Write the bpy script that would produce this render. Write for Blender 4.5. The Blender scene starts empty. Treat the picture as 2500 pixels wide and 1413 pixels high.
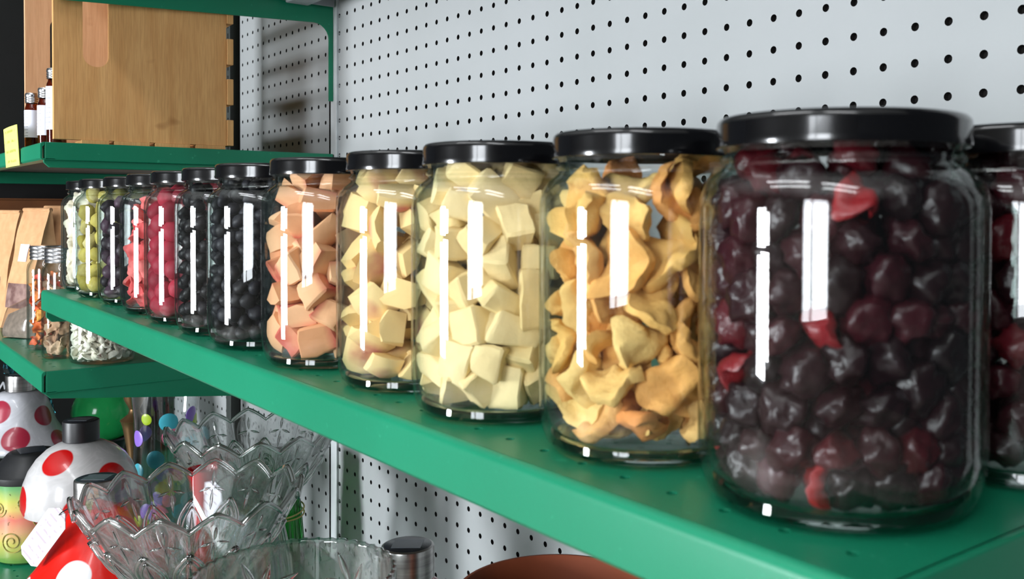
import bpy, bmesh, math, random
import numpy as np
from mathutils import Vector, Matrix, Euler, noise

PI = math.pi
scene = bpy.context.scene
COL = scene.collection

# ------------------------------------------------------------------ camera
cam_d = bpy.data.cameras.new('camera')
cam = bpy.data.objects.new('camera', cam_d)
COL.objects.link(cam)
RIGHT = Vector((0.6340730, 0.7732610, 0.0043369))
DOWN = Vector((0.0163430, -0.0077936, -0.9998361))
FWD = Vector((-0.7731005, 0.6340399, -0.0175791))
CAM = Vector((1.2897, -0.5976, 1.0966))
m = Matrix.Identity(4)
for i in range(3):
    m[i][0] = RIGHT[i]; m[i][1] = -DOWN[i]; m[i][2] = -FWD[i]; m[i][3] = CAM[i]
cam.matrix_world = m
cam_d.sensor_fit = 'HORIZONTAL'; cam_d.sensor_width = 36.0
cam_d.lens = 2328.72 / 2500 * 36.0
cam_d.shift_x = -0.07976; cam_d.shift_y = -0.06138
cam_d.clip_start = 0.01; cam_d.clip_end = 60
cam_d.dof.use_dof = True
cam_d.dof.focus_distance = 0.95
cam_d.dof.aperture_fstop = 19
scene.camera = cam

# ------------------------------------------------------------------ world, view, light
scene.view_settings.view_transform = 'Standard'
scene.view_settings.look = 'None'
scene.view_settings.gamma = 1.0
scene.view_settings.use_curve_mapping = False
scene.view_settings.exposure = 0.0
scene.cycles.use_denoising = True
scene.cycles.max_bounces = 9
scene.cycles.transmission_bounces = 10
scene.cycles.glossy_bounces = 4
scene.cycles.diffuse_bounces = 3
scene.cycles.use_adaptive_sampling = True
scene.cycles.adaptive_threshold = 0.08
scene.cycles.transparent_max_bounces = 32
scene.cycles.sample_clamp_indirect = 6.0
w = bpy.data.worlds.new('world'); scene.world = w; w.use_nodes = True
bg = w.node_tree.nodes['Background']
bg.inputs[0].default_value = (0.80, 0.90, 1.0, 1); bg.inputs[1].default_value = 0.06

def area_light(name, loc, target, sx, sy, power, colour):
    d = bpy.data.lights.new(name, 'AREA'); d.shape = 'RECTANGLE'; d.size = sx; d.size_y = sy
    d.energy = power; d.color = colour
    o = bpy.data.objects.new(name, d); COL.objects.link(o)
    o.location = loc
    o.rotation_euler = (Vector(target) - Vector(loc)).to_track_quat('-Z', 'Y').to_euler()
    return o
WIN_Y = -3.40
# ceiling tube fixtures over the aisle
LAMPS = [(0.55, -1.55), (2.05, -1.55)]
for lx, ly in LAMPS:
    area_light('ceiling_tube_light', (lx, ly, 2.845), (lx, ly, 0), 1.15, 0.22, 13, (0.96, 0.98, 1.0))
# daylight falling through the two shop windows in the wall across the aisle
area_light('window_daylight', (2.12, WIN_Y - 0.10, 1.50), (2.12, 0, 1.50), 1.15, 1.46, 107, (0.90, 0.95, 1.0))
area_light('window_daylight', (-0.42, WIN_Y - 0.10, 0.96), (-0.42, 0, 0.96), 0.54, 1.12, 178, (0.90, 0.95, 1.0))

# ------------------------------------------------------------------ helpers
def lin(*c):
    out = []
    for v in c:
        v /= 255.0
        out.append(v / 12.92 if v <= 0.04045 else ((v + 0.055) / 1.055) ** 2.4)
    return tuple(out) + (1.0,)

class NT:
    def __init__(self, name):
        self.m = bpy.data.materials.new(name); self.m.use_nodes = True
        self.t = self.m.node_tree; self.t.nodes.clear()
        self.out = self.n('ShaderNodeOutputMaterial')
    def n(self, kind, **kw):
        o = self.t.nodes.new(kind)
        for k, v in kw.items():
            if k.startswith('i_'):
                o.inputs[k[2:].replace('_', ' ')].default_value = v
            else:
                setattr(o, k, v)
        return o
    def l(self, a, b): self.t.links.new(a, b)
    def math(self, op, a, b=None, clamp=False):
        o = self.n('ShaderNodeMath', operation=op, use_clamp=clamp)
        for i, v in enumerate((a, b)):
            if v is None: continue
            if isinstance(v, (int, float)): o.inputs[i].default_value = v
            else: self.l(v, o.inputs[i])
        return o.outputs[0]
    def mix(self, fac, a, b, blend='MIX'):
        o = self.n('ShaderNodeMix', data_type='RGBA', blend_type=blend)
        for s, v in ((o.inputs[0], fac), (o.inputs[6], a), (o.inputs[7], b)):
            if isinstance(v, (int, float)): s.default_value = v
            elif isinstance(v, tuple): s.default_value = v
            else: self.l(v, s)
        return o.outputs[2]
    def ramp(self, fac, stops):
        o = self.n('ShaderNodeValToRGB'); e = o.color_ramp.elements
        while len(e) < len(stops): e.new(0.5)
        for k, (p, c) in enumerate(stops):
            e[k].position = p; e[k].color = c
        self.l(fac, o.inputs[0]); return o.outputs[0]
    def coord(self, which='Object'):
        return self.n('ShaderNodeTexCoord').outputs[which]
    def noise(self, scale, detail=3, rough=0.5, vec=None, stretch=None, dist=0.0):
        v = vec if vec is not None else self.coord()
        if stretch:
            mp = self.n('ShaderNodeMapping'); mp.inputs['Scale'].default_value = stretch
            self.l(v, mp.inputs[0]); v = mp.outputs[0]
        o = self.n('ShaderNodeTexNoise'); o.inputs['Scale'].default_value = scale
        o.inputs['Detail'].default_value = detail; o.inputs['Roughness'].default_value = rough
        o.inputs['Distortion'].default_value = dist
        self.l(v, o.inputs['Vector']); return o.outputs['Fac']
    def bump(self, h, strength, dist=0.001):
        o = self.n('ShaderNodeBump'); o.inputs['Strength'].default_value = strength
        o.inputs['Distance'].default_value = dist; self.l(h, o.inputs['Height']); return o.outputs[0]
    def bsdf(self, colour, rough=0.5, metal=0.0, normal=None, spec=0.5, coat=0.0, **kw):
        o = self.n('ShaderNodeBsdfPrincipled')
        for key, v in (('Base Color', colour), ('Roughness', rough), ('Metallic', metal), ('Specular IOR Level', spec), ('Coat Weight', coat)):
            if isinstance(v, (int, float, tuple)): o.inputs[key].default_value = v
            else: self.l(v, o.inputs[key])
        if normal is not None: self.l(normal, o.inputs['Normal'])
        for k, v in kw.items(): o.inputs[k.replace('_', ' ')].default_value = v
        self.l(o.outputs[0], self.out.inputs[0]); return o
MAT = {}
def simple(name, colour, rough=0.5, metal=0.0, var=0.08, scale=30, coat=0.0, spec=0.5, bump=0.0):
    t = NT(name); n = t.noise(scale, 3)
    dark = tuple(c * (1 - var) for c in colour[:3]) + (1,)
    lite = tuple(min(1, c * (1 + var)) for c in colour[:3]) + (1,)
    nb = t.bump(n, bump) if bump else None
    t.bsdf(t.ramp(n, [(0.3, dark), (0.7, lite)]), rough, metal, nb, spec, coat)
    MAT[name] = t.m; return t.m

# painted green steel with a few pale scuffs
t = NT('green_paint'); n = t.noise(6, 4); s = t.noise(160, 2)
c0 = t.ramp(n, [(0.3, lin(15, 118, 85)), (0.7, lin(20, 127, 93))])
c1 = t.mix(t.ramp(s, [(0.70, (0, 0, 0, 1)), (0.78, (0.5, 0.5, 0.5, 1))]), c0, lin(60, 165, 128))
t.bsdf(c1, 0.36, 0.0, t.bump(t.noise(420, 2), 0.03), 0.4); MAT['green'] = t.m
t = NT('pegboard'); n = t.noise(3.0, 4)
t.bsdf(t.ramp(n, [(0.3, lin(160, 163, 163)), (0.7, lin(169, 171, 172))]), 0.55, 0, t.bump(t.noise(300, 2), 0.03), 0.3); MAT['pegboard'] = t.m
simple('hole_dark', lin(20, 16, 14), 0.9, 0, 0.2)  # brown hardboard taken to near black: shade inside the holes put into the colour
simple('post_white', lin(205, 208, 210), 0.45)
simple('post_dark', lin(62, 66, 64), 0.5)
simple('grey_steel', lin(150, 152, 156), 0.45)
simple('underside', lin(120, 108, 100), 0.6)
simple('plaster', lin(165, 164, 160), 0.8, 0, 0.04, 4)
simple('floor_tile', lin(165, 160, 152), 0.5, 0, 0.1, 3)
simple('ceiling_white', lin(215, 215, 212), 0.8, 0, 0.03, 4)
simple('window_white', lin(225, 226, 228), 0.5)
simple('black_panel', lin(12, 11, 12), 0.6, 0, 0.2)
simple('black_lid', lin(7, 7, 9), 0.16, 0, 0.1, 40, 0.3)
simple('black_plastic', lin(20, 21, 24), 0.42, 0, 0.1)
simple('terracotta', lin(134, 66, 38), 0.7, 0, 0.1, 30, 0, 0.3, 0.05)
simple('paper_white', lin(232, 232, 240), 0.8, 0, 0.02)
simple('cardboard', lin(108, 62, 26), 0.85, 0, 0.12, 18)
simple('bronze', lin(120, 92, 62), 0.32, 0.8, 0.1)
simple('red_glaze', lin(212, 24, 12), 0.25, 0, 0.05, 8, 0.4)
simple('twine', lin(176, 158, 98), 0.8)
simple('string_black', lin(18, 18, 18), 0.6)
simple('alu', lin(205, 206, 210), 0.22, 1.0, 0.04, 60)
simple('dark_solar', lin(34, 40, 50), 0.25, 0, 0.1)
simple('panel_grey', lin(88, 94, 102), 0.2, 0, 0.1)
# brushed steel
t = NT('brushed_steel'); n = t.noise(60, 3, stretch=(0.4, 0.4, 6)); 
t.bsdf(t.ramp(n, [(0.3, lin(150, 148, 146)), (0.7, lin(186, 184, 182))]), 0.28, 1.0); MAT['steel'] = t.m
# wood
def wood(name, a, b, knot):
    t = NT(name); g = t.noise(9, 4, 0.55, stretch=(9, 9, 0.7), dist=0.4); f = t.noise(90, 3, stretch=(6, 6, 0.35))
    c = t.ramp(g, [(0.25, a), (0.75, b)])
    c = t.mix(t.math('MULTIPLY', t.ramp(f, [(0.35, (1, 1, 1, 1)), (0.6, (0, 0, 0, 1))]), 0.22), c, knot)
    k = t.noise(15, 2, stretch=(1, 1.0, 1.6))
    c = t.mix(t.math('MULTIPLY', t.ramp(k, [(0.68, (0, 0, 0, 1)), (0.76, (1, 1, 1, 1))]), 0.6), c, knot)
    t.bsdf(c, 0.6, 0, t.bump(f, 0.08), 0.3); MAT[name] = t.m
wood('pine', lin(204, 150, 92), lin(224, 174, 114), lin(140, 86, 40))
wood('pine_pale', lin(206, 160, 120), lin(224, 180, 140), lin(176, 124, 86))
# kraft paper
t = NT('kraft'); n = t.noise(60, 4); b = t.noise(14, 3)
t.bsdf(t.ramp(n, [(0.3, lin(190, 142, 100)), (0.7, lin(206, 160, 118))]), 0.8, 0, t.bump(b, 0.5, 0.004), 0.2); MAT['kraft'] = t.m
# sheet printed with rows of small dark writing too small to read
def printed(name, base, ink, lines, amount=0.6, axis=2):
    t = NT(name); g = t.coord('Generated'); sep = t.n('ShaderNodeSeparateXYZ'); t.l(g, sep.inputs[0])
    v = sep.outputs[axis]
    fr = t.math('FRACT', t.math('MULTIPLY', v, lines))
    row = t.math('MULTIPLY', t.math('GREATER_THAN', fr, 0.40), t.math('LESS_THAN', fr, 0.66))
    nz = t.noise(120, 2)
    ch = t.math('GREATER_THAN', nz, 0.47)
    edge = t.math('MULTIPLY', t.math('GREATER_THAN', sep.outputs[0], 0.14), t.math('LESS_THAN', sep.outputs[0], 0.86))
    f = t.math('MULTIPLY', t.math('MULTIPLY', row, ch), t.math('MULTIPLY', edge, amount))
    t.bsdf(t.mix(f, base, ink), 0.75, 0, None, 0.2); MAT[name] = t.m
printed('label_paper', lin(226, 228, 240), lin(96, 96, 110), 9, 0.55)
printed('yellow_paper', lin(238, 240, 120), lin(120, 122, 60), 4, 0.7)
printed('tag_paper', lin(226, 226, 236), lin(140, 108, 120), 8, 0.6)
printed('sticker', lin(226, 226, 238), lin(150, 150, 165), 5, 0.4)
# thin clear glass: reflection by angle, the rest passes straight through
def thin_glass(name, tint_face, tint_edge, f0=0.045, rough=0.0, refl=1.0):
    t = NT(name); lw = t.n('ShaderNodeLayerWeight'); lw.inputs[0].default_value = 0.5
    fac = lw.outputs['Facing']
    p5 = t.math('POWER', fac, 5.0)
    fr = t.math('ADD', t.math('MULTIPLY', p5, (1 - f0) * refl), f0, True)
    tr = t.n('ShaderNodeBsdfTransparent'); t.l(t.ramp(t.math('POWER', fac, 2.5), [(0.0, tint_face), (1.0, tint_edge)]), tr.inputs[0])
    gl = t.n('ShaderNodeBsdfGlossy'); gl.inputs['Roughness'].default_value = rough; gl.inputs[0].default_value = (1, 1, 1, 1)
    mx = t.n('ShaderNodeMixShader'); t.l(fr, mx.inputs[0]); t.l(tr.outputs[0], mx.inputs[1]); t.l(gl.outputs[0], mx.inputs[2])
    t.l(mx.outputs[0], t.out.inputs[0]); MAT[name] = t.m
thin_glass('jar_glass', (0.985, 0.99, 0.988, 1), (0.46, 0.57, 0.53, 1), 0.042, 0.0, 0.75)
thin_glass('amber_glass', (0.46, 0.17, 0.05, 1), (0.20, 0.06, 0.02, 1), 0.05)
thin_glass('clear_film', (0.86, 0.85, 0.84, 1), (0.6, 0.6, 0.6, 1), 0.06, 0.12)
thin_glass('vase_glass', (0.95, 0.96, 0.96, 1), (0.45, 0.5, 0.5, 1), 0.05)
def solid_glass(name, col, ior=1.5, rough=0.0, film=0.0):
    t = NT(name)
    o = t.bsdf(col, rough, 0.0)
    o.inputs['IOR'].default_value = ior; o.inputs['Transmission Weight'].default_value = 1.0
    if film:
        o.inputs['Thin Film Thickness'].default_value = film; o.inputs['Thin Film IOR'].default_value = 1.6
    MAT[name] = t.m
solid_glass('thick_glass', (0.93, 0.98, 0.96, 1))
def cut_crystal(name, ior, f0, film=False, clear=0.4):
    t = NT(name); lw = t.n('ShaderNodeLayerWeight'); lw.inputs[0].default_value = 0.5
    fr = t.math('ADD', t.math('MULTIPLY', t.math('POWER', lw.outputs['Facing'], 4.0), 0.75), f0, True)
    rf = t.n('ShaderNodeBsdfRefraction'); rf.inputs['IOR'].default_value = ior; rf.inputs['Roughness'].default_value = 0.0; rf.inputs[0].default_value = (0.96, 0.975, 0.97, 1)
    gl = t.n('ShaderNodeBsdfGlossy'); gl.inputs['Roughness'].default_value = 0.03; gl.inputs[0].default_value = (1, 1, 1, 1)
    if film:      # thin iridescent coating: hue runs with the angle
        hue = t.n('ShaderNodeHueSaturation'); hue.inputs['Color'].default_value = (1.0, 0.62, 0.68, 1)
        t.l(t.math('FRACT', t.math('MULTIPLY', lw.outputs['Facing'], 2.6)), hue.inputs['Hue']); t.l(hue.outputs[0], gl.inputs[0])
    mx = t.n('ShaderNodeMixShader'); t.l(fr, mx.inputs[0]); t.l(gl.outputs[0], mx.inputs[2])
    tp_ = t.n('ShaderNodeBsdfTransparent'); tp_.inputs[0].default_value = (0.97, 0.98, 0.975, 1)
    m2 = t.n('ShaderNodeMixShader'); m2.inputs[0].default_value = clear; t.l(rf.outputs[0], m2.inputs[1]); t.l(tp_.outputs[0], m2.inputs[2])
    t.l(m2.outputs[0], mx.inputs[1]); t.l(mx.outputs[0], t.out.inputs[0]); MAT[name] = t.m
cut_crystal('crystal', 1.16, 0.07, False, 0.5)
cut_crystal('crystal_rib', 1.5, 0.20, False, 0.05)
cut_crystal('crystal_irid', 1.25, 0.20, True, 0.55)
solid_glass('green_glass', (0.06, 0.50, 0.10, 1), 1.45, 0.03)
solid_glass('green_crackle', (0.03, 0.52, 0.14, 1), 1.4, 0.12)
MAT['green_crackle'].node_tree.nodes['Principled BSDF'].inputs['Transmission Weight'].default_value = 0.35
solid_glass('teal_crystal', (0.10, 0.55, 0.70, 1), 1.5)
# frosted glass dome with painted round spots
def spotted(name, base, spot, centres, radius, rough=0.25, swirl=True):
    t = NT(name); co = t.coord(); acc = None
    for c in centres:
        d = t.n('ShaderNodeVectorMath', operation='DISTANCE'); t.l(co, d.inputs[0]); d.inputs[1].default_value = c[:3]
        rr = radius * (c[3] if len(c) > 3 else 1.0)
        mr = t.n('ShaderNodeMapRange'); mr.inputs['From Min'].default_value = rr * 1.04; mr.inputs['From Max'].default_value = rr * 0.96
        t.l(d.outputs['Value'], mr.inputs['Value'])
        acc = mr.outputs[0] if acc is None else t.math('MAXIMUM', acc, mr.outputs[0])
    if swirl:
        nz = t.noise(18, 2, 0.5, dist=2.5)
        b = t.ramp(nz, [(0.42, base), (0.50, tuple(min(1, x * 1.10) for x in base[:3]) + (1,)), (0.58, base)])
    else:
        b = base
    t.bsdf(t.mix(acc, b, spot), rough, 0, None, 0.5, 0.3); MAT[name] = t.m

# fruit: colour by piece, mottled
def fruit(name, cols, rough=0.7, var=0.35, scale=90, bump=0.4, coat=0.0, second=None, axis=None, spec=0.3):
    t = NT(name); oi = t.n('ShaderNodeObjectInfo')
    k = len(cols)
    base = t.ramp(oi.outputs['Random'], [(i / max(1, k - 1), c) for i, c in enumerate(cols)])
    n = t.noise(scale, 4, 0.6)
    dk = t.mix(1.0, base, (0.72, 0.66, 0.62, 1), 'MULTIPLY')
    c = t.mix(t.math('MULTIPLY', t.ramp(n, [(0.3, (1, 1, 1, 1)), (0.65, (0, 0, 0, 1))]), var), base, dk)
    if second is not None:
        sep = t.n('ShaderNodeSeparateXYZ'); t.l(t.coord(), sep.inputs[0])
        mr = t.n('ShaderNodeMapRange'); mr.inputs['From Min'].default_value = axis[1]; mr.inputs['From Max'].default_value = axis[2]
        t.l(sep.outputs[axis[0]], mr.inputs['Value'])
        f = t.math('MULTIPLY', mr.outputs[0], t.ramp(t.noise(70, 3), [(0.3, (0.45,) * 3 + (1,)), (0.6, (1, 1, 1, 1))]))
        c = t.mix(f, c, second)
    t.bsdf(c, rough, 0, t.bump(n, bump, 0.0020), spec, coat); MAT[name] = t.m

# ---- mesh building
class MB:
    def __init__(self): self.v = []; self.f = []
    def add(self, vs, fs):
        o = len(self.v); self.v += [tuple(p) for p in vs]; self.f += [tuple(i + o for i in q) for q in fs]; return self
    def box(self, x0, x1, y0, y1, z0, z1):
        return self.add([(x0, y0, z0), (x1, y0, z0), (x1, y1, z0), (x0, y1, z0), (x0, y0, z1), (x1, y0, z1), (x1, y1, z1), (x0, y1, z1)],
                        [(0, 3, 2, 1), (4, 5, 6, 7), (0, 1, 5, 4), (1, 2, 6, 5), (2, 3, 7, 6), (3, 0, 4, 7)])
    def lathe(self, prof, n=48, c=(0, 0, 0), close=False):
        vs = []; fs = []; k = len(prof)
        for i in range(n):
            a = 2 * PI * i / n; ca, sa = math.cos(a), math.sin(a)
            for r, z in prof: vs.append((c[0] + r * ca, c[1] + r * sa, c[2] + z))
        for i in range(n):
            j = (i + 1) % n
            for q in range(k - 1 + (1 if close else 0)):
                q2 = (q + 1) % k
                fs.append((i * k + q, j * k + q, j * k + q2, i * k + q2))
        return self.add(vs, fs)
    def tube(self, pts, r, n=8, cap=True):
        pts = [Vector(p) for p in pts]; vs = []; fs = []
        up = Vector((0, 0, 1))
        for i, p in enumerate(pts):
            d = (pts[min(i + 1, len(pts) - 1)] - pts[max(i - 1, 0)]).normalized()
            s = d.cross(up)
            if s.length < 1e-4: s = d.cross(Vector((1, 0, 0)))
            s.normalize(); u = s.cross(d)
            for q in range(n):
                a = 2 * PI * q / n; vs.append(p + (s * math.cos(a) + u * math.sin(a)) * r)
        for i in range(len(pts) - 1):
            for q in range(n):
                q2 = (q + 1) % n; fs.append((i * n + q, i * n + q2, (i + 1) * n + q2, (i + 1) * n + q))
        if cap: fs += [tuple(range(n - 1, -1, -1)), tuple((len(pts) - 1) * n + q for q in range(n))]
        return self.add(vs, fs)
    def prism(self, poly, axis, a, b):
        n = len(poly)
        def mk(p, w): return {0: (w, p[0], p[1]), 1: (p[0], w, p[1]), 2: (p[0], p[1], w)}[axis]
        vs = [mk(p, a) for p in poly] + [mk(p, b) for p in poly]
        fs = [tuple(range(n)), tuple(range(2 * n - 1, n - 1, -1))] + [(i, i + n, (i + 1) % n + n, (i + 1) % n) for i in range(n)]
        return self.add(vs, fs)
    def mesh(self, name, mat, smooth=False, bevel=0.0, weld=False, seg=2):
        me = bpy.data.meshes.new(name); me.from_pydata(self.v, [], self.f)
        bm = bmesh.new(); bm.from_mesh(me)
        if weld: bmesh.ops.remove_doubles(bm, verts=bm.verts, dist=1e-6)
        bmesh.ops.recalc_face_normals(bm, faces=bm.faces)
        if bevel:
            bmesh.ops.bevel(bm, geom=[e for e in bm.edges if e.is_manifold and e.calc_face_angle(0) > 0.5], offset=bevel, segments=seg, affect='EDGES', profile=0.5)
        bm.to_mesh(me); bm.free()
        if mat: me.materials.append(MAT[mat])
        if smooth:
            me.polygons.foreach_set('use_smooth', [True] * len(me.polygons))
            if smooth != 'all': me.set_sharp_from_angle(angle=math.radians(38))
        return me

def put(name, me, parent=None, loc=None, rot=None, scale=None):
    o = bpy.data.objects.new(name, me); COL.objects.link(o)
    if parent is not None: o.parent = parent
    if loc is not None: o.location = loc
    if rot is not None: o.rotation_euler = rot
    if scale is not None: o.scale = scale
    return o
def tag(o, label, cat, group=None, kind=None):
    if label: o['label'] = label
    if cat: o['category'] = cat
    if group: o['group'] = group
    if kind: o['kind'] = kind
    return o
def thing(name, loc, label, cat, group=None, rz=0.0):
    o = bpy.data.objects.new(name, None); COL.objects.link(o); o.location = loc; o.rotation_euler = (0, 0, rz)
    o.empty_display_size = 0.02
    return tag(o, label, cat, group)
def dup(root, loc, label=None, rz=None, group=None):
    r = root.copy(); COL.objects.link(r); r.location = loc
    if rz is not None: r.rotation_euler = (0, 0, rz)
    if label: r['label'] = label
    if group: r['group'] = group
    for ch in list(root.children):
        c = ch.copy(); COL.objects.link(c); c.parent = r
        for g in list(ch.children):
            d = g.copy(); COL.objects.link(d); d.parent = c
    return r
def lbl(o, label): o['label'] = label; return o

# ------------------------------------------------------------------ the setting
PITCH = 0.0254
def perforated(mb, cols, rows, pitch_x, pitch_z, r, depth, plane='xz', seg=12, y=0.0):
    """A sheet of square cells, each with a round hole that has real depth. cols, rows: hole centres."""
    nrm = 1.0
    for cx in cols:
        for cz in rows:
            hx, hz = pitch_x / 2, pitch_z / 2
            cs = [(cx - hx, cz - hz), (cx + hx, cz - hz), (cx + hx, cz + hz), (cx - hx, cz + hz)]
            ring = []
            for k in range(seg):
                a = -PI / 2 - PI / 4 + 2 * PI * k / seg
                ring.append((cx + r * math.cos(a), cz + r * math.sin(a)))
            if plane == 'xz':
                P = [(x, y, z) for x, z in cs + ring] + [(x, y + depth, z) for x, z in ring]
            else:
                P = [(x, z, y) for x, z in cs + ring] + [(x, z, y - depth) for x, z in ring]
            fs = []; q = seg // 4
            for s in range(4):
                fs.append((s, (s + 1) % 4) + tuple(4 + (s * q + k) % seg for k in range(q, -1, -1)))
            for k in range(seg):
                k2 = (k + 1) % seg
                fs.append((4 + k, 4 + k2, 4 + seg + k2, 4 + seg + k))
            mb.add(P, fs)

Z0 = 1.2          # height of the pegboard's row 0
def peg_mesh(name, cols, rows):
    mb = MB(); perforated(mb, [c * PITCH for c in cols], [Z0 + r_ * PITCH for r_ in rows], PITCH, PITCH, 0.0031, 0.005)
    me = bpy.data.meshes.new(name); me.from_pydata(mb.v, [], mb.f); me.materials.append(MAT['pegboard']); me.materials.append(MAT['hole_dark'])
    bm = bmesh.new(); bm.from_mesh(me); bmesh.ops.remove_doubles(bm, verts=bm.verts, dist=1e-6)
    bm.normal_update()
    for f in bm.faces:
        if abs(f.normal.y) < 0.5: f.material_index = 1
    bm.to_mesh(me); bm.free(); return me
wall = thing('wall_back', (0, 0, 0), None, None); tag(wall, 'white pegboard wall behind the shelves', None, None, 'structure')
put('pegboard_panel', peg_mesh('pegboard_panel', range(-1, 50), range(-28, 13)), wall)
put('pegboard_panel', peg_mesh('pegboard_panel_far', range(-17, -2), range(-28, 13)), wall, (0.002, 0, 0))
put('pegboard_panel', peg_mesh('pegboard_panel_end', range(-38, -18), range(-28, 13)), wall, (-0.012, 0, 0))
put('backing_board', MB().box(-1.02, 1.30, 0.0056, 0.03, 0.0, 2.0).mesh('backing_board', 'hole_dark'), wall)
up = thing('upright_post', (-0.0365, 0, 0), 'white slotted steel upright between the two pegboard bays', 'post', 'shelf uprights')
put('post_body', MB().box(-0.0115, 0.0085, -0.004, 0.005, 0.0, 2.0).mesh('post_body', 'post_white', bevel=0.001), up)
put('seam_strip', MB().box(-0.0145, -0.0118, -0.0025, 0.005, 0.0, 2.0).mesh('seam_strip', 'post_dark'), up)
up2 = thing('upright_post', (-0.475, 0, 0), 'dark upright standing in for the shaded gap behind the wooden crate', 'post', 'shelf uprights')  # dark post shape stands in for the shaded strip beside the crate
put('post_body', MB().box(-0.011, 0.013, -0.012, 0.005, 0.0, 2.0).mesh('post_body_dark', 'post_dark', bevel=0.001), up2)
slot = MB().box(-0.002, 0.002, -0.0125, -0.0119, -0.008, 0.008).mesh('post_slot', 'hole_dark')
for k in range(18): put('post_slot', slot, up2, (0.004, 0, 1.10 + 0.0254 * k))

tag(put('floor', MB().box(-4, 5, WIN_Y - 0.1, 0.2, -0.05, 0).mesh('floor', 'floor_tile')), 'grey shop floor under the shelving', None, None, 'structure')
tag(put('ceiling', MB().box(-4, 5, WIN_Y - 0.1, 0.2, 2.9, 2.95).mesh('ceiling', 'ceiling_white')), 'white shop ceiling above the aisle', None, None, 'structure')
wf = MB()
wins = [(1.52, 2.72), (-0.70, -0.14)]
xs = [-4.0, -0.70, -0.14, 1.52, 2.72, 5.0]
for a, b in ((0, 1), (2, 3), (4, 5)): wf.box(xs[a], xs[b], WIN_Y - 0.06, WIN_Y, 0, 2.9)
wz = [(0.77, 2.23), (0.40, 1.52)]
for (a, b), (c, d) in zip(wins, wz): wf.box(a, b, WIN_Y - 0.06, WIN_Y, 0, c); wf.box(a, b, WIN_Y - 0.06, WIN_Y, d, 2.9)
tag(put('wall_front', wf.mesh('wall_front', 'plaster')), 'pale plaster wall with two windows across the aisle', None, None, 'structure')
for k, (a, b) in enumerate(wins):
    z0, z1 = wz[k]; hh = z1 - z0
    wo = thing('window_%d' % (k + 1), ((a + b) / 2, WIN_Y, z0), 'wide white framed shop window' if k == 0 else 'narrow white framed shop window', None); wo['kind'] = 'structure'
    hw = (b - a) / 2
    fr = MB(); fr.box(-hw, -hw + 0.03, -0.05, 0.02, 0, hh).box(hw - 0.03, hw, -0.05, 0.02, 0, hh).box(-hw + .03, hw - .03, -0.05, 0.02, 0, 0.03).box(-hw + .03, hw - .03, -0.05, 0.02, hh - 0.03, hh)
    put('window_frame', fr.mesh('window_frame', 'window_white'), wo)
    mu = MB().box(-0.25, -0.18, -0.045, 0.01, 0.03, hh - 0.03) if k == 0 else MB().box(-hw + .03, hw - .03, -0.045, 0.01, 0.72, 0.76)
    put('mullion', mu.mesh('mullion', 'window_white'), wo)

for k, (lx, ly) in enumerate(LAMPS):
    cf = thing('ceiling_light', (lx, ly, 2.9), ('second' if k else 'first') + ' long white ceiling light over the aisle', 'ceiling light', 'ceiling lights')
    put('housing', MB().box(-0.62, 0.62, -0.15, 0.15, -0.045, -0.0005).mesh('light_housing', 'window_white', bevel=0.004), cf)
# black end panel added for the dark interior beyond the far bay
tag(put('end_backdrop', MB().box(-1.035, -1.005, -0.46, 0.03, 0.0, 2.0).mesh('end_backdrop', 'black_panel', bevel=0.002)), 'added black panel standing in for the dark interior past the shelving', None, None, 'structure')

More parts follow.
